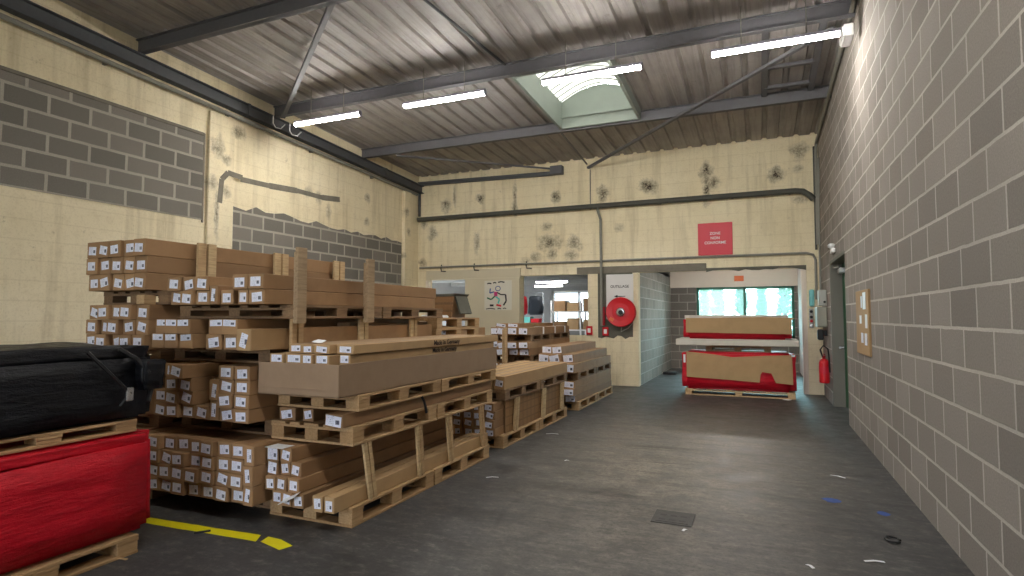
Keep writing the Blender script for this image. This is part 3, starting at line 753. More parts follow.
post(-3.275, 4.37, 1.5, 2.08, 'weathered timber post farther back, top tier of tall stack', .1, .03, False, 0, 'wood_grey')
for (y, n_) in ((3.48, 'first'), (4.3, 'second'), (5.12, 'third')):
    post(-3.39, y*1.03, 1.297, 1.536, f'{n_} short timber post from the front, third tier of tall stack', .11, .03, True)

# ---- rear stack by the left wall
GB = 'cartons of the rear stack'
R2X = -4.79
pallet_run(R2X-.8, .8, 3.42, 0, .144, 2, 'on the floor under the rear stack by the left wall', mat='wood_old')
grid(R2X, .266, 3, .146, .225, 2, 3.35, 5.8, 'floor tier of rear stack', GB)
pallet_run(R2X-.8, .8, 3.46, .598, .12, 2, 'above the floor tier of rear stack', mat='wood_old')
grid(R2X, .266, 3, .72, .215, 2, 3.35, 5.8, 'second tier of rear stack', GB)
pallet_run(R2X-.8, .8, 3.46, 1.152, .115, 2, 'above the second tier of rear stack', mat='wood_old')
grid(R2X, .16, 5, 1.269, .13, 3, 3.32, 5.8, 'third tier of rear stack', GB)
pallet_run(R2X-.8, .87, 3.46, 1.661, .12, 2, 'under the top tier of rear stack', mat='wood_old')
grid(R2X, .16, 5, 1.783, .147, 3, 3.31, 5.85, 'top tier of rear stack', GB)
tag(link('wood_offcut', MB().box(-4.94, -4.84, 3.33, 3.44, 1.66, 1.74, .004), 'plank'), 'small pale wood block on a carton of the rear stack', 'wood block')
for (y, n_) in ((3.86, 'first'), (4.78, 'second'), (5.72, 'third')):
    post(R2X+.035, y, 1.782, 2.235, f'{n_} timber post from the front on the rear stack top tier', .17, .03, True)

# ---- front pallet stack
GP = 'cartons of the front pallet stack'
PX = -3.58
pallet_run(PX, .8, 3.53, 0, .144, 2, 'on the floor at the base of the front pallet stack', L=1.17)
F = 'leaning pile under front pallets'
rows = [((-3.42, -3.31), (-3.305, -3.2), (-3.195, -3.085)), ((-3.455, -3.35), (-3.345, -3.245), (-3.24, -3.13)), ((-3.465, -3.365), (-3.36, -3.26), (-3.255, -3.15)), ((-3.465, -3.35), (-3.345, -3.23))]
for j, r in enumerate(rows):
    for i, (x0, x1) in enumerate(r):
        lb = 'big' if (i == 0 and j > 1) else 'wide'
        carton(x0, x1, 3.37+J(.025)+.01*j, 5.7+J(.05), .148+j*.106, .148+(j+1)*.106, f'brown carton, {nth(i, "left")} in {rowname(j, 4)}, {F}', GP, 'kraft', lb)
tag(link('loose_label', MB().box(-3.44, -3.27, 3.33, 3.46, .5735, .5745), 'white_sheet'), 'loose white label sheet on top of leaning pile under front pallets', 'label sheet')
m = Matrix.Translation((-3.19, 3.33, .226)) @ Matrix.Rotation(math.radians(-24), 4, 'Y') @ Matrix.Rotation(math.radians(16), 4, 'X')
tag(link('loose_label', MB().box(-.08, .08, -.045, .045, -.0006, .0006, 0, m), 'white_sheet'), 'loose white label sheet sticking out of the leaning pile front', 'label sheet')
carton(-2.905, -2.81, 3.37, 5.92, .146, .262, 'long pale carton at the outer edge of the lowest front pallet', GP, 'kraft_pale', 'wide')
carton(-3.005, -2.908, 3.36, 5.85, .146, .262, 'long pale carton second from the edge of the lowest front pallet', GP, 'kraft_pale', 'wide')
for (y, n_, l) in ((3.8, 'first', .09), (4.5, 'second', .05), (5.05, 'third', .06), (5.77, 'fourth', .07)):
    post(-2.795, y, .1445, .591, f'{n_} timber prop from the front between the lowest front pallets', .085, .022, True, l)
pallet_run(PX, .8, 3.53, .592, .143, 2, 'in the middle of the front pallet stack', L=1.21)
carton(-3.53, -3.36, 3.56, 5.9, .737, .838, 'brown carton at left on the middle front pallet', GP)
carton(-3.31, -3.2, 3.58, 5.9, .737, .835, 'brown carton in the middle of the middle front pallet', GP)
carton(-2.98, -2.81, 3.45, 6.0, .737, .836, 'long carton with torn white label at the middle front pallet edge', GP, 'kraft', 'big')
pallet_run(PX+.01, .8, 3.58, .84, .122, 2, 'at the top of the front pallet stack', L=1.22)
# large open tray carton with cartons lying in it
t = thing('tray_carton', (-3.17, 4.7, .964), 'large open cardboard tray full of cartons on the topmost front pallet', 'carton')
z0, z1 = .964, 1.205
link('tray_base', MB().box(-3.56, -2.79, 3.37, 6.1, z0, z0+.008), 'kraft_grey', t)
link('front_panel', MB().box(-3.56, -2.79, 3.37, 3.38, z0, z1, .003).box(-3.555, -2.795, 3.366, 3.37, z0+.05, z0+.054), 'kraft_grey', t)
link('side_panel', MB().box(-2.8, -2.79, 3.38, 6.1, z0, z1, .003), 'kraft_grey', t)
link('side_panel', MB().box(-3.56, -3.55, 3.38, 6.1, z0, z1, .003), 'kraft_grey', t)
link('rear_panel', MB().box(-3.55, -2.8, 6.09, 6.1, z0, z1, .003), 'kraft_grey', t)
for i, (x0, x1) in enumerate(((-3.49, -3.345), (-3.34, -3.17), (-3.165, -3.06), (-3.055, -2.915), (-2.91, -2.805))):
    carton(x0, x1, 3.41+J(.012)+(.1 if i == 4 else 0), 6.06, .974, 1.272-(.004 if i > 2 else 0), f'pale carton, {nth(i, "left")} in the lower layer inside the open tray', GP, 'kraft_pale', None)
for o_ in [o for o in COL.objects if o.get('label', '').endswith('lower layer inside the open tray')]:
    v = o_.data.vertices; xs = [q.co.x for q in v]; ys = [q.co.y for q in v]
    w = (max(xs)-min(xs))*.74; cx = o_.location.x; y = o_.location.y+min(ys)
    link('shipping_label', MB().box(cx-w/2, cx+w/2, y-.0014, y-.0004, 1.207, 1.262), 'paper', o_)
ups = ((-3.37, -3.23), (-3.225, -3.11), (-3.105, -2.95))
for i, (x0, x1) in enumerate(ups):
    carton(x0, x1, 3.47+J(.02), 6.08, 1.274, 1.345, f'flat pale carton, {nth(i, "left")} in the top layer on the open tray', GP, 'kraft_pale', 'wide', True)
o = carton(-2.945, -2.78, 3.53, 6.12, 1.272, 1.345, 'flat pale carton with printed side at the right edge of the tray', GP, 'kraft_pale', 'wide', True)
text('lettering', 'Made in Germany', .062, (-2.7787, 4.93, 1.308), (PI/2, 0, PI/2), 'print_ink', o, .0012, 1.12)
o = [q for q in COL.objects if q.get('label', '').startswith('pale carton, fifth')][0]
text('lettering', 'Made in Germany', .058, (-2.8035, 4.93, 1.238), (PI/2, 0, PI/2), 'print_ink', o, .0012, 1.12)
m_ = MB(); pts = [(-3.2+.07*math.cos(k*.9)*(1 if k % 2 else .5), 3.62+.06*math.sin(k*.9)*(1 if k % 2 else .5)) for k in range(7)]
m_.add([(p[0], p[1], 1.347+.018*((k*5) % 3)/2) for k, p in enumerate(pts)]+[(-3.2, 3.62, 1.375)], [(k, (k+1) % 7, 7) for k in range(7)])
tag(link('crumpled_paper', m_, 'white_sheet'), 'crumpled scrap of white paper on the open tray cartons', 'paper scrap')
m_ = MB().tube([(-2.773, 4.46, .845), (-2.77, 4.5, .8), (-2.768, 4.52, .75), (-2.77, 4.54, .69)], .012, 6)
tag(link('strap_end', m_, 'black'), 'short black strap hanging down the side of the middle front pallet', 'strap')

# ---- pallet stack C behind the front one
GC = 'cartons of the corrugated-sided stack'
pallet_run(-3.6, .8, 6.32, 0, .144, 2, 'on the floor under the corrugated-sided stack', L=1.22)
grid(-2.86, .14, 4, .146, .1, 4, 6.2, 8.6, 'corrugated-sided stack', GC)
sh = tag(link('card_sheet', MB().box(-2.852, -2.84, 6.46, 8.75, .15, .55, .002), 'corrugated'), 'corrugated cardboard sheet covering the side of the middle pallet stack', 'card sheet')
for (y, n_, l) in ((6.72, 'first', .06), (7.72, 'second', .05), (8.55, 'third', .02)):
    post(-2.815, y, .145, .555, f'{n_} timber prop from the front over the corrugated cardboard sheet', .12, .024, True, -l)
pallet_run(-3.62, .82, 6.38, .55, .13, 2, 'above the corrugated cardboard sheet', L=1.2, mat='wood_old')
for i in range(5):
    carton(-2.8-(i+1)*.162, -2.8-i*.162-.012, 6.36+J(.02), 8.85+J(.04), .682, .84, f'pale flat carton, {nth(i, "right")} on top of the corrugated-sided stack', GC, 'kraft_pale', 'wide', True)

# ---- stack D nearest the pier
GD = 'cartons of the stack nearest the hose reel'
pallet_run(-3.58, .8, 9.35, 0, .144, 2, 'on the floor under the stack nearest the hose reel', L=1.2)
grid(-2.8, .19, 4, .146, .118, 3, 9.2, 11.75, 'low tier of stack nearest hose reel', GD, lab='big', jy=.05)
pallet_run(-3.58, .78, 9.4, .502, .125, 2, 'in the middle of the stack nearest the hose reel', L=1.16, mat='wood_old')
grid(-2.8, .19, 4, .63, .15, 1, 9.18, 11.7, 'middle tier of stack nearest hose reel', GD, lab='big')
for i in range(3):
    carton(-2.85-(i+1)*.2, -2.85-i*.2-.004, 9.25+J(.08), 11.6, .781, .93, f'brown carton, {nth(i, "right")} in upper tier of stack nearest hose reel', GD, 'kraft', 'big')
for i in range(2):
    carton(-3.05-(i+1)*.19, -3.05-i*.19-.004, 9.35+J(.05), 11.5, .931, 1.06, f'brown carton, {nth(i, "right")} on the very top of stack nearest hose reel', GD, 'kraft', 'big')

# ---- stack E below the window opening
GE = 'cartons of the rear banded stack'
EX = -3.86
pallet_run(EX-.8, .8, 9.9, 0, .144, 2, 'on the floor under the rear banded stack', L=1.2, mat='wood_old')
grid(EX, .2, 4, .146, .19, 3, 9.85, 12.3, 'low tier of rear banded stack', GE, lab='big')
pallet_run(EX-.8, .8, 9.95, .718, .13, 2, 'in the lower half of the rear banded stack', L=1.17, mat='wood_old')
grid(EX, .2, 4, .85, .125, 2, 9.8, 12.3, 'middle tier of rear banded stack', GE, lab='big', jy=.08)
pallet_run(EX-.8, .8, 9.95, 1.102, .12, 2, 'under the top cartons of the rear banded stack', L=1.17, mat='wood_old')
for i in range(4):
    o = carton(EX-(i+1)*.2, EX-i*.2-.004, 9.82+J(.1), 12.3, 1.224, 1.36, f'brown carton, {nth(i, "right")} on top of the rear banded stack', GE, 'kraft', 'big')
    if i == 0:
        for y in (10.6, 11.3, 11.95):
            link('band', MB().box(EX-.196-.002, EX-.001, y, y+.07, 1.222, 1.362), 'white_paint', o)
for i in range(2):
    carton(EX-.22-(i+1)*.24, EX-.22-i*.24-.02, 9.9+J(.05), 11.9, 1.362, 1.43, f'flat carton, {nth(i, "right")} lying above the rear banded stack', GE, 'kraft', 'big')
post(EX-.35, 9.6, .0, 1.36, 'pale timber post standing before the rear banded stack', .09, .03, False)

# ---- stack H and the pile of empty pallets
GH = 'cartons of the low far stack'
pallet(-5.05, 8.1, 0, .7, 1.0, .144, 'single timber pallet under the far stack behind empty pallets', 'wood_old')
grid(-4.35, .17, 4, .146, .25, 4, 8.02, 9.05, 'far stack behind empty pallets', GH, jy=.03)
for i in range(4):
    carton(-4.35-(i+1)*.17, -4.35-i*.17-.006, 8.02+J(.05), 9.05, 1.148, 1.375, f'brown carton, {nth(i, "right")} capping the far stack behind empty pallets', GH, 'kraft', 'top')
src = pallet(-4.55, 6.35, 0, .82, 1.2, .139, 'empty timber pallet at the bottom of the empty pallet pile', 'wood', 'piled empty pallets')
for k in range(1, 11):
    copy_tree(src, (src.location.x+J(.008), src.location.y+J(.012), k*.14), 'empty timber pallet topping the empty pallet pile' if k == 10 else f'empty timber pallet, {ORD[k].strip() if k < 10 else ""} from the bottom of the empty pallet pile', 'piled empty pallets')
t = thing('open_carton', (-4.02, 7.1, 1.541), 'open carton with dark folded lid on the empty pallet pile', 'carton')
link('body', MB().prism([(-4.16, 1.541), (-3.86, 1.541), (-3.84, 1.83), (-4.18, 1.83)], 'y', 6.95, 7.35), 'kraft', t)
link('band', MB().box(-4.19, -3.83, 6.945, 6.95, 1.62, 1.65).box(-4.19, -3.83, 6.945, 6.95, 1.72, 1.75), 'wood_old', t)
for (p) in ([(-4.18, 1.83), (-3.84, 1.83), (-3.8, 1.87), (-4.2, 1.86)],):
    link('lid', MB().prism(p, 'y', 6.93, 7.37), 'dark_render', t)
link('flap', MB().prism([(-3.84, 1.83), (-3.82, 1.84), (-3.74, 1.6), (-3.76, 1.59)], 'y', 7.0, 7.34), 'dark_render', t)
tag(link('paper_stack', MB().box(-4.0, -3.76, 6.4, 6.7, 1.541, 1.565, .003).box(-3.99, -3.77, 6.41, 6.69, 1.565, 1.575), 'white_sheet'), 'flat white sheets lying on the empty pallet pile', 'paper')

# ---------------------------------------------------------------- left foreground: red bale and black pack
pallet(-5.0, 1.55, 0, 1.2, 1.08, .12, 'timber pallet under the red-wrapped bale at the left edge', 'wood')
def softbox(x0, x1, y0, y1, z0, z1, n=10, amp=.02, rnd=.06, seed=1):
    rg = random.Random(seed); b = MB(); import bmesh
    bm = bmesh.new(); bmesh.ops.create_cube(bm, size=1)
    bmesh.ops.bevel(bm, geom=bm.edges[:]+bm.verts[:], offset=.06, segments=2, affect='EDGES')
    bmesh.ops.subdivide_edges(bm, edges=bm.edges[:], cuts=3, use_grid_fill=True)
    from mathutils import noise as mn
    vs = []
    for v in bm.verts:
        p = Vector((x0+(v.co.x+.5)*(x1-x0), y0+(v.co.y+.5)*(y1-y0), z0+(v.co.z+.5)*(z1-z0)))
        d = mn.noise_vector(p*Vector((3, 3, 3)).x+Vector((seed*3.1, 0, 0)))*amp+mn.noise_vector(Vector((p.x*4, p.y*4, p.z*16)))*amp*.35
        if v.co.z < -.49: d.z = 0
        q = p+d; q.z = max(z0, min(z1, q.z)); vs.append(tuple(q))
    bm.verts.index_update(); fs = [tuple(v.index for v in f.verts) for f in bm.faces]; bm.free(); b.add(vs, fs); return b
t = thing('wrapped_bale', (-4.4, 2.1, .12), 'red film-wrapped bale on a pallet at the left edge', 'wrapped bale')
link('film_wrap', softbox(-5.0, -3.83, 1.56, 2.765, .122, .74, seed=3), 'red_film', t, smooth=True)
link('film_edge', softbox(-4.98, -3.84, 1.57, 2.745, .70, .775, amp=.016, seed=4), 'red_film', t, smooth=True)
pallet(-4.98, 1.6, .782, 1.1, 1.05, .085, 'low timber pallet between the red bale and the black pack', 'wood')
t = thing('black_pack', (-4.4, 2.2, .87), 'black film-wrapped pack with loose straps on top of the red bale', 'wrapped bale')
link('film_wrap', softbox(-5.0, -3.87, 1.55, 2.78, .87, 1.3, amp=.025, seed=9), 'black_film', t, smooth=True)
link('top_cover', softbox(-4.98, -3.89, 1.58, 2.76, 1.27, 1.36, amp=.03, seed=11), 'black_film', t, smooth=True)
link('strap', MB().tube([(-3.86, 2.5, 1.34), (-3.83, 2.6, 1.27), (-3.8, 2.66, 1.18), (-3.84, 2.72, 1.08), (-3.82, 2.68, .98)], .016, 6), 'black', t)
link('strap', MB().tube([(-3.85, 2.3, 1.33), (-3.82, 2.45, 1.16), (-3.81, 2.55, 1.05), (-3.83, 2.5, .97)], .012, 6), 'black', t)
link('buckle', MB().box(-3.822, -3.8, 2.52, 2.57, 1.0, 1.09, .006), 'chrome', t)
link('knot', softbox(-3.9, -3.8, 2.62, 2.78, 1.06, 1.26, amp=.03, seed=21), 'black_film', t, smooth=True)

# ---------------------------------------------------------------- red double bale in front of the alcove
RY = 12.15
root = thing('wrapped_bale', (-.4, RY, .12), 'lower red-wrapped bale with cardboard front before the alcove', 'wrapped bale')
pp = pallet(-1.4, RY+.02, 0, 2.0, .9, .12, 'wide pale timber pallet under the lower red bale by the alcove', 'plank')
link('film_wrap', softbox(-1.46, .62, RY, RY+.92, .122, .86, amp=.02, seed=31), 'red_film', root, smooth=True)
pts = [(-1.36, .86), (-1.36, .36), (-.6, .33), (-.02, .30), (-.0, .45), (.03, .5), (.19, .48), (.24, .36), (.27, .30), (.56, .28), (.55, .83), (.1, .81), (-.5, .77), (-.9, .82)]
link('cardboard_sheet', MB().prism(pts, 'y', RY-.035, RY-.022), 'kraft_pale', root)
link('tape_patch', MB().box(-1.42, -1.38, RY-.03, RY-.02, .64, .8).box(.54, .6, RY-.05, RY-.04, .8, .84), 'white_sheet', root)
pallet(-1.0, RY+.05, .87, 1.2, .8, .115, 'timber pallet sandwiched between the two red bales', 'wood_old')
tag(link('packing_slab', MB().box(-1.56, .68, RY-.06, RY+.9, .987, 1.115, .012).box(-1.5, .62, RY-.065, RY-.06, 1.0, 1.01), 'foam'), 'long pale packing slab between the two red bales', 'slab')
root = thing('wrapped_bale', (-.4, RY, 1.117), 'upper red-wrapped bale with cardboard front before the window', 'wrapped bale')
link('film_wrap', softbox(-1.42, .56, RY, RY+.88, 1.118, 1.52, amp=.02, seed=41), 'red_film', root, smooth=True)
link('cardboard_sheet', MB().box(-1.36, -.72, RY-.045, RY-.032, 1.24, 1.53, .003).prism([(-.72, 1.235), (.55, 1.225), (.56, 1.5), (.62, 1.53), (.1, 1.55), (-.72, 1.535)], 'y', RY-.04, RY-.027), 'kraft_pale', root)
link('crumpled_cover', softbox(-1.4, .5, RY+.02, RY+.85, 1.5, 1.585, amp=.03, seed=43), 'foam', root, smooth=True)

# ---------------------------------------------------------------- hose reel, signs, boards on the back wall
RX, RZ, RYY = -2.86, 1.66, 12.95
t = thing('hose_reel', (RX, YB, RZ), 'red fire hose reel on the pier under the white sign', 'hose reel')
link('disc', MB().lathe([(.03, .02), (.31, .02), (.33, .0), (.335, -.03), (.32, -.05), (.29, -.045), (.2, -.03), (.12, -.03), (.03, -.03)], (RX, RYY, RZ), 'y', 48), 'red_gloss', t, smooth=False)
link('rear_disc', MB().lathe([(.03, 0), (.32, 0), (.325, .02), (.03, .02)], (RX, RYY+.09, RZ), 'y', 48), 'red_gloss', t)
link('hose', MB().lathe([(.1, 0), (.29, 0), (.3, .03), (.29, .065), (.1, .065)], (RX, RYY+.022, RZ), 'y', 40), 'black', t)
hb = link('hub', MB().lathe([(.02, -.03), (.1, -.03), (.105, -.06), (.08, -.09), (.02, -.095)], (RX, RYY, RZ), 'y', 28), 'chrome', t)
link('hub_cap', MB().lathe([(.015, 0), (.055, 0), (.05, -.02), (.015, -.022)], (RX+.02, RYY-.095, RZ-.01), 'y', 20), 'black', hb)
m = Matrix.Translation((RX-.2, RYY-.056, RZ-.16)) @ Matrix.Rotation(math.radians(35), 4, 'Y')
link('warning_sticker', MB().box(-.05, .05, -.001, .001, -.035, .035, 0, m), 'orange', t)
link('bracket', MB().tube([(RX, YB, RZ), (RX, RYY+.05, RZ)], .03).box(RX-.06, RX+.06, YB-.02, YB, RZ-.12, RZ+.12), 'red_dark', t)
link('nozzle_arm', MB().tube([(RX, RYY+.06, RZ-.3), (RX-.0, RYY, RZ-.44), (RX+.16, RYY, RZ-.36), (RX+.26, RYY+.03, RZ-.24)], .012, 8), 'pipe', t)
link('feed_valve', MB().tube([(RX-.41, YB-.05, RZ+.12), (RX-.41, YB-.07, RZ-.3)], .03).tube([(RX-.41, YB-.06, RZ-.05), (RX-.2, YB-.06, RZ)], .02), 'red_dark', t)
t = thing('wall_sign', (-2.9, YB, 1.95), 'white sign above the hose reel reading OUTILLAGE with an arrow', 'sign')
link('panel', MB().box(-3.22, -2.6, YB-.026, YB-.012, 1.5, 2.52, .003), 'white_sign', t)
text('lettering', 'OUTILLAGE', .085, (-2.91, YB-.0275, 2.24), (PI/2, 0, 0), 'dark_ink', t, .001, .95)
link('arrow', MB().prism([(-3.04, 2.02), (-2.96, 2.055), (-2.96, 2.03), (-2.78, 2.026), (-2.78, 2.012), (-2.96, 2.008), (-2.96, 1.985)], 'y', YB-.0285, YB-.0265), 'dark_ink', t)
t = thing('wall_sign', (-.84, YB, 2.87), 'square red sign over the alcove reading ZONE NON CONFORME', 'sign')
link('panel', MB().box(-1.19, -.49, YB-.02, YB, 2.875, 3.57, .004), 'red_sign', t)
for (s_, z) in (('ZONE', 3.34), ('NON', 3.24), ('CONFORME', 3.14)):
    text('lettering', s_, .08, (-.84, YB-.0215, z), (PI/2, 0, 0), 'white_paint', t, .0014, 1.0)
t = tag(link('orange_notice', MB().box(-.66, -.4, 18.262, 18.27, 2.6, 2.76, .002), 'orange'), 'small orange notice above the green window', 'notice')
# poster: bright brush strokes of a running figure
t = thing('poster', (-5.94, YB-.06, 1.72), 'white poster with a colourful brush-stroke runner on the cream board', 'poster')
link('sheet', MB().box(-6.3, -5.56, YB-.063, YB-.06, 1.72, 2.45), 'poster', t)
def stroke(pts, w, mat):
    b = MB()
    for i in range(len(pts)-1): b.bar((pts[i][0], YB-.0645, pts[i][1]), (pts[i+1][0], YB-.0645, pts[i+1][1]), w, .001, up=(0, 1, 0))
    link('brush_stroke', b, mat, t)
def pt(u, v): return (-6.3+.74*u, 1.72+.73*v)
stroke([pt(.42, .62), pt(.42, .46)], .09, 'pink')
stroke([pt(.4, .48), pt(.25, .36), pt(.1, .42)], .035, 'green')
stroke([pt(.42, .46), pt(.56, .36), pt(.5, .22)], .04, 'teal')
stroke([pt(.36, .62), pt(.2, .58), pt(.22, .74)], .03, 'blue')
stroke([pt(.46, .6), pt(.62, .52), pt(.78, .52)], .03, 'dark_ink')
stroke([pt(.78, .52), pt(.8, .3), pt(.7, .16)], .04, 'dark_ink')
stroke([pt(.44, .18), pt(.62, .14)], .045, 'red_gloss')
stroke([pt(.2, .16), pt(.34, .16)], .05, 'dark_ink')
b = MB(); q = [pt(.5+.09*math.cos(k*PI/5), .73+.08*math.sin(k*PI/5)) for k in range(11)]
stroke(q, .018, 'blue')
for (u0, u1, v, w_) in ((.1, .26, .9, .03), (.32, .44, .92, .03), (.5, .74, .94, .03), (.06, .4, .04, .022), (.48, .62, .04, .022), (.68, .8, .05, .022)):
    stroke([pt(u0, v), pt((u0+u1)/2, v+.02), pt(u1, v-.005)], w_, 'dark_ink')
# alarm call point, small boxes at the pier
for (nm, x, z, lab) in (('call_point', -3.62, 1.24, 'small red alarm call point on the pier beside the window opening'), ('call_point', -3.24, 1.22, 'small red plate with white symbol below the hose reel')):
    t = thing(nm, (x, YB, z), lab, 'call point')
    link('body', MB().box(x-.07, x+.07, YB-.06, YB-.0, z-.1, z+.1, .008), 'red_gloss', t); link('face', MB().box(x-.035, x+.035, YB-.063, YB-.06, z-.05, z+.05), 'white_paint', t)

# right corner: electrical boxes, extinguisher, notice board
t = thing('switch_box', (1.08, 12.4, 1.75), 'upper pale grey switch box in the right corner', 'switch box')
link('body', MB().box(1.03, XR, 12.2, 12.55, 1.76, 2.06, .01), 'grey_light', t); link('lid', MB().box(1.05, XR-.01, 12.185, 12.2, 1.79, 2.03, .006), 'grey_light', t)
link('knob', MB().lathe([(.01, 0), (.022, 0), (.02, -.025), (.005, -.027)], (1.12, 12.185, 1.83), 'y', 12), 'black', t)
link('conduit', MB().tube([(1.08, 12.4, 2.06), (1.08, 12.4, 3.2), (1.1, 12.4, 4.6)], .018, 8), 'pipe', t)
t = thing('switch_box', (1.08, 12.4, 1.35), 'lower olive grey switch box in the right corner', 'switch box')
link('body', MB().box(.99, XR, 12.2, 12.7, 1.36, 1.74, .012), 'grey_box', t); link('lid', MB().box(1.005, XR-.01, 12.185, 12.2, 1.38, 1.72, .006), 'grey_box', t)
t = thing('handset', (1.06, 12.35, 1.1), 'black wall handset under the lower switch box', 'handset')
link('body', MB().box(1.0, 1.1, 12.25, 12.4, 1.12, 1.32, .02), 'black', t); link('cradle', MB().box(1.04, XR, 12.3, 12.36, 1.2, 1.3, .01), 'black', t)
tag(link('cyan_unit', MB().box(.93, 1.02, YB-.08, YB, 1.76, 2.1, .02), 'cyan'), 'pale cyan box on the back wall beside the switch boxes', 'wall unit')
t = thing('push_buttons', (.96, YB, 1.35), 'column of small push buttons beside the lower switch box', 'push buttons')
link('plate', MB().box(.92, 1.0, YB-.03, YB, 1.33, 1.72, .006), 'grey_light', t)
for (z, m_) in ((1.66, 'black'), (1.55, 'black'), (1.47, 'red_gloss'), (1.38, 'chrome')):
    link('button', MB().lathe([(.005, 0), (.03, 0), (.028, -.03), (.005, -.032)], (.96, YB-.03, z), 'y', 14), m_, t)
ex, ey, ez = 1.065, 11.95, .355
t = thing('fire_extinguisher', (ex, ey, ez), 'red fire extinguisher hanging on the wall left of the green door', 'fire extinguisher')
link('cylinder', MB().lathe([(.02, 0), (.07, 0), (.083, .012), (.085, .03), (.085, .36), (.075, .40), (.05, .43), (.03, .44)], (ex, ey, ez), 'z', 28), 'red_gloss', t, smooth=True)
vv = link('valve', MB().lathe([(.02, .44), (.028, .44), (.028, .48), (.015, .49)], (ex, ey, ez), 'z', 14).box(ex-.02, ex+.02, ey-.09, ey+.03, ez+.485, ez+.5).box(ex-.015, ex+.015, ey-.1, ey+.02, ez+.515, ez+.527), 'red_dark', t)
link('hose', MB().tube([(ex-.02, ey, ez+.47), (ex-.06, ey-.02, ez+.6), (ex-.01, ey-.05, ez+.68), (ex+.06, ey-.06, ez+.62), (ex+.075, ey-.07, ez+.45), (ex+.08, ey-.07, ez+.2)], .014, 8), 'black', t)
link('label_plate', MB().lathe([(.0855, 0), (.0865, 0), (.0865, .12), (.0855, .12)], (ex, ey, ez+.18), 'z', 28), 'red_sign', t)
link('wall_bracket', MB().box(ex+.07, XR, ey-.03, ey+.03, ez+.3, ez+.34), 'metal_dark', t)
# emergency lamp above door
t = thing('spot_lamp', (XR-.05, 10.8, 2.66), 'small white twin spot lamp above the doorway', 'lamp')
link('body', MB().box(XR-.06, XR, 10.7, 10.9, 2.6, 2.68, .01), 'white_paint', t)
for y in (10.74, 10.86): link('spot', MB().lathe([(.015, 0), (.045, .02), (.05, .06), (.03, .07)], (XR-.05, y, 2.68), 'z', 16), 'white_paint', t)
t = thing('door_closer', (XR+.14, 11.1, 2.3), 'white door closer at the head of the green door', 'door closer')
link('body', MB().box(XR+.1, XR+.18, 11.1, 11.4, 2.3, 2.38, .008), 'white_paint', t); link('arm', MB().bar((XR+.1, 11.15, 2.39), (XR+.05, 11.42, 2.41), .02, .02), 'chrome', t)
t = thing('notice_board', (XR, 8.05, 1.1), 'brown cardboard notice board on the right block wall', 'notice board')
link('board', MB().box(XR-.025, XR, 7.62, 8.52, 1.1, 1.87, .004), 'kraft_pale', t)
for (y0, y1, z0, z1, m_) in ((7.78, 7.98, 1.64, 1.84, 'white_sheet'), (8.04, 8.12, 1.66, 1.8, 'white_sheet'), (7.7, 7.84, 1.42, 1.58, 'white_sheet'), (8.1, 8.24, 1.47, 1.57, 'white_sheet'), (7.74, 7.9, 1.22, 1.36, 'paper'), (8.0, 8.16, 1.24, 1.36, 'paper')):
    link('pinned_sheet', MB().box(XR-.028, XR-.025, y0, y1, z0, z1), m_, t)

# ---------------------------------------------------------------- floor markings and litter
b = MB(); nn = 18; L0 = (-5.3, 3.0); L1 = (-3.26, 3.12)
lo = []; hi = []
for k in range(nn+1):
    u = k/nn; x = L0[0]+(L1[0]-L0[0])*u; y = L0[1]+(L1[1]-L0[1])*u
    lo.append((x+.03, y-.05+J(.004), .0015)); hi.append((x-.03, y+.05+J(.004), .0015))
b.add(lo+hi, [(k, k+1, nn+2+k, nn+1+k) for k in range(nn)])
tag(link('marking_tape', b, 'yellow'), 'long worn yellow marking tape on the floor before the tall stack', 'floor tape')
tag(link('marking_tape', MB().add([(-3.2, 3.08, .0015), (-2.97, 3.02, .0015), (-2.94, 3.11, .0015), (-3.1, 3.165, .0015), (-3.22, 3.17, .0015)], [(0, 1, 2, 3, 4)]), 'yellow'), 'short detached piece at the end of the yellow floor tape', 'floor tape')
tag(link('wood_splinter', MB().bar((-3.75, 3.0, .008), (-3.68, 3.08, .008), .015, .012, ch=.003), 'black'), 'small black stick lying on the yellow floor tape', 'stick')
t = thing('drain_cover', (-.64, 4.68, 0), 'square iron drain cover set in the worn floor', 'drain cover')
link('frame', MB().box(-.79, -.49, 4.53, 4.83, .0005, .006, .002), 'metal_dark', t)
link('lid', MB().box(-.76, -.52, 4.56, 4.8, .006, .009, .001), 'metal_dark', t)
for i in range(3):
    for j in range(2): link('slot', MB().box(-.74+i*.075, -.69+i*.075, 4.6+j*.1, 4.625+j*.1, .009, .0098), 'black', t)
def blotch(x, y, r, mat, name, lab, cat, n=9):
    v = [(x+r*random.uniform(.55, 1.1)*math.cos(2*PI*k/n), y+r*random.uniform(.55, 1.1)*math.sin(2*PI*k/n), .001) for k in range(n)]
    tag(link(name, MB().add(v, [tuple(range(n))]), mat), lab, cat)
def fl(px, py):
    F = 580; a = (px-512)/F; q = (288-py)/F; Yw = math.radians(23.07); Pt = math.atan(29/580)
    cy, sy, cp, sp = math.cos(Yw), math.sin(Yw), math.cos(Pt), math.sin(Pt)
    d = (-sy*cp+a*cy+q*sy*sp, cy*cp+a*sy-q*cy*sp, sp+q*cp); k = -1.55/d[2]; return d[0]*k, d[1]*k
blotch(.53, 5.65, .08, 'blue', 'paint_mark', 'blue paint mark on the floor left of the paper curl', 'paint mark')
blotch(.87, 5.43, .065, 'blue', 'paint_mark', 'blue paint mark on the floor closest to the right wall', 'paint mark')
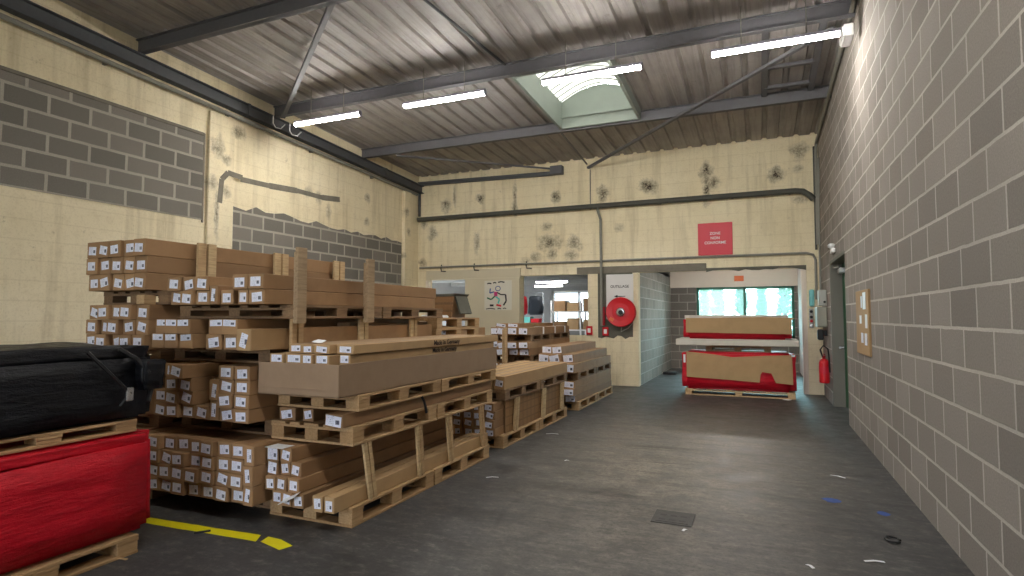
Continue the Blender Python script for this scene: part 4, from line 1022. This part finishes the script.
def scrap(x, y, a, L, lab, mat='white_sheet', w=.02):
    d = (math.cos(a)*L/2, math.sin(a)*L/2)
    tag(link('paper_scrap', MB().bar((x-d[0], y-d[1], .006), (x, y, .011), w, .002).bar((x, y, .011), (x+d[0], y+d[1], .005), w, .002), mat), lab, 'paper scrap')
scrap(.67, 6.49, 2.6, .14, 'thin white paper curl on the floor near the right wall')
scrap(.64, 4.35, .3, .12, 'white paper strip on the floor below the blue marks')
scrap(.26, 4.11, 2.2, .06, 'tiny white scrap on the floor at the bottom of the picture')
scrap(-1.94, 6.06, .7, .05, 'tiny white scrap on the floor beside the second pallet stack')
scrap(-.53, 4.44, 1.2, .05, 'tiny white scrap on the floor just before the drain cover')
scrap(-2.55, 7.35, .3, .16, 'pale flat scrap on the floor beside the corrugated-sided stack')
scrap(-2.4, 5.15, .5, .12, 'pale flat scrap on the floor beside the front pallet stack')
scrap(-4.35+.55, 2.5, .3, .12, 'pale straw scrap on the floor beside the red bale', 'plank')
t = thing('cable_tie', (.82, 4.81, 0), 'black looped cable tie on the floor at the right', 'cable tie')
link('loop', MB().tube([(.82+.045*math.cos(k*PI/5), 4.81+.06*math.sin(k*PI/5), .01) for k in range(10)], .008, 6), 'black', t)
blotch(.45, 12.1, .1, 'white_sheet', 'paper_scrap', 'crumpled clear film scrap on the floor right of the red bales', 'paper scrap')
t = thing('floor_pad', (-2.25, 16.2, 0), 'small flat dark pad on the alcove floor beside its left wall', 'pad')
link('body', softbox(-2.42, -2.1, 16.1, 16.4, 0, .07, amp=.012, seed=51), 'black', t, smooth=True)

# ---------------------------------------------------------------- next room contents
t = thing('storage_rack', (-5.4, 18.6, 0), 'white storage rack with cartons under the window of the next room', 'rack')
for x in (-6.4, -5.4, -4.3):
    for y in (18.3, 18.9): link('upright', MB().box(x, x+.05, y, y+.05, 0, 2.1), 'white_paint', t)
for z in (.5, 1.1, 1.7): link('shelf', MB().box(-6.4, -4.25, 18.3, 18.95, z, z+.04), 'white_paint', t)
k = 0
nice = ['under the left end', 'left of the middle', 'right of the middle', 'toward the right end', 'at the right end']
for z, hh, nm in ((1.141, .38, 'middle shelf'), (1.741, .42, 'top shelf')):
    for i, x in enumerate((-6.3, -5.85, -5.3, -4.85)):
        w = .4; h = hh*(.7+.3*((i*7+k) % 3)/2); k += 1
        carton(x, x+w, 18.35, 18.85, z, z+h, f'carton on the rack {nm} in the next room, {nth(i, "left")}', 'cartons on the next room rack', 'kraft_pale' if i % 2 else 'kraft', None)
t = thing('clothes_rail', (-7.2, 18.2, 0), 'clothes rail in the next room beside the rack', 'clothes rail')
link('rail', MB().tube([(-8.0, 18.2, 0), (-8.0, 18.2, 2.36), (-6.62, 18.2, 2.36), (-6.62, 18.2, 0)], .02), 'chrome', t)
def coat(x, m_, nm, lab):
    b = softbox(x-.2, x+.2, 18.08, 18.32, 1.62, 2.25, amp=.03, seed=int(x*10) % 97)
    o = tag(link('jacket', b, m_, smooth=True), lab, 'jacket')
    for s_ in (-1, 1): link('sleeve', MB().tube([(x+s_*.17, 18.2, 2.18), (x+s_*.22, 18.2, 1.9), (x+s_*.22, 18.17, 1.66)], [.07, .06, .05], 8), m_, o, smooth=True)
    link('hanger', MB().tube([(x, 18.2, 2.24), (x, 18.2, 2.3), (x, 18.22, 2.33)], .006, 6), 'chrome', o)
coat(-7.45, 'red_cloth', 'red', 'red jacket hanging on the clothes rail in the next room')
coat(-6.88, 'navy', 'dark', 'dark jacket hanging on the clothes rail in the next room')
t = thing('worktable', (-7.0, 17.2, 0), 'low white worktable in the next room before the clothes rail', 'table')
link('tabletop', MB().box(-7.9, -6.3, 17.0, 17.6, 1.28, 1.33), 'white_paint', t)
for x in (-7.85, -6.4):
    for y in (17.05, 17.5): link('leg', MB().box(x, x+.05, y, y+.05, 0, 1.28), 'white_paint', t)
tag(link('storage_tub', MB().prism([(-7.0, 1.331), (-6.7, 1.331), (-6.66, 1.55), (-7.04, 1.55)], 'y', 17.1, 17.4), 'teal'), 'teal plastic tub on the worktable in the next room', 'tub')
tag(link('storage_tub', MB().prism([(-6.62, 1.331), (-6.4, 1.331), (-6.37, 1.5), (-6.65, 1.5)], 'y', 17.1, 17.4), 'red_cloth'), 'small red tub on the worktable in the next room', 'tub')
t = thing('shelf_unit', (-9.0, 16.4, 0), 'white shelf unit with papers behind the left window opening', 'shelf')
for x in (-9.9, -8.1): link('side', MB().box(x, x+.04, 16.2, 16.6, 0, 2.4), 'white_paint', t)
for z in (.6, 1.1, 1.6, 2.0): link('shelf', MB().box(-9.86, -8.1, 16.2, 16.6, z, z+.03), 'white_paint', t)
for i in range(6):
    x = -9.8+i*.28
    tag(link('paper_stack', MB().box(x, x+.22, 16.25, 16.55, 1.631, 1.84+.05*(i % 3), .003), 'white_sheet' if i % 2 else 'kraft_pale'), f'bundle of papers on the white shelf unit, {nth(i, "left")}', 'paper', 'paper bundles on the shelf unit')

# ---------------------------------------------------------------- outside
o = struct('ground_outside', MB().box(-25, 20, 20.5, 60, -.35, -.05), 'ground')
o = struct('ground_dock', MB().box(-25, 20, -40, YF-.3, -.35, -.02), 'ground')
def tree(x, y, h, lab, seed):
    rg = random.Random(seed); t = thing('conifer', (x, y, -.05), lab, 'tree', 'conifers beyond the green window')
    link('trunk', MB().tube([(x, y, -.05), (x, y, h*.9)], [.12, .02], 7), 'bark', t)
    b = MB()
    for k in range(1300):
        u = rg.random()**.7; z = .3+(h-.3)*(1-u*1.0) if False else .2+(h-.2)*rg.random()
        r = (1-(z/h))*.5+.06; a = rg.random()*2*PI; rr = r*math.sqrt(rg.random()); s_ = .13+.1*rg.random()
        p = Vector((x+rr*math.cos(a), y+rr*math.sin(a), z)); d = Vector((math.cos(a), math.sin(a), rg.uniform(-.2, .9))).normalized(); w = Vector((-math.sin(a), math.cos(a), 0))*s_*.45
        b.add([p-w, p+w, p+d*s_*1.6], [(0, 1, 2)])
    link('foliage', b, 'leaf', t)
for k, x in enumerate((-4.0, -3.1, -2.3, -1.5, -.7, .1, .9, 1.7, 2.5)):
    tree(x, (24.2, 26.0, 27.8)[k % 3], (3.25, 2.8, 3.4, 3.0)[k % 4], 'blurred pale green conifer outside the green window', 60+k)

# ---------------------------------------------------------------- light, camera
W = bpy.data.worlds.new('overcast'); S.world = W; W.use_nodes = True; nt = W.node_tree
bg = nt.nodes['Background']; tc = nt.nodes.new('ShaderNodeTexCoord'); sp = nt.nodes.new('ShaderNodeSeparateXYZ'); rp = nt.nodes.new('ShaderNodeValToRGB')
nt.links.new(tc.outputs['Generated'], sp.inputs[0]); nt.links.new(sp.outputs[1], rp.inputs[0]); nt.links.new(rp.outputs[0], bg.inputs[0])
# overcast sky, brightened beyond the back of the hall to light the alcove
e = rp.color_ramp.elements
e[0].position = 0.0; e[0].color = (.085, .092, .1, 1); e[1].position = .9; e[1].color = (.6, .64, .66, 1)
q = rp.color_ramp.elements.new(.3); q.color = (.17, .175, .18, 1)
bg.inputs[1].default_value = 30.0
def portal(name, loc, rot, sx, sy):
    L = bpy.data.lights.new(name, 'AREA'); L.shape = 'RECTANGLE'; L.size = sx; L.size_y = sy; L.cycles.is_portal = True
    o = bpy.data.objects.new(name, L); COL.objects.link(o); o.location = loc; o.rotation_euler = rot
portal('dock_door_portal', (-3.5, YF+.02, 1.7), (PI/2, 0, 0), 3.4, 3.4)
portal('green_window_portal', (-.4, 18.25, 1.7), (-PI/2, 0, 0), 2.6, 1.4)
portal('next_room_window_portal', (-6, 20.15, 1.9), (-PI/2, 0, 0), 2.0, 1.2)

cam = bpy.data.cameras.new('camera'); cam.sensor_width = 36; cam.sensor_fit = 'HORIZONTAL'; cam.lens = 580/1024*36; cam.clip_start = .05
co = bpy.data.objects.new('camera', cam); COL.objects.link(co); co.location = (0, 0, 1.55)
co.rotation_euler = (PI/2+math.atan(29/580), 0, math.radians(23.07))
S.camera = co
vs = S.view_settings; vs.view_transform = 'Standard'; vs.look = 'None'; vs.gamma = 1; vs.use_curve_mapping = False; vs.exposure = 1.95
S.cycles.max_bounces = 10; S.cycles.diffuse_bounces = 6; S.cycles.sample_clamp_indirect = 8
S.cycles.use_denoising = True
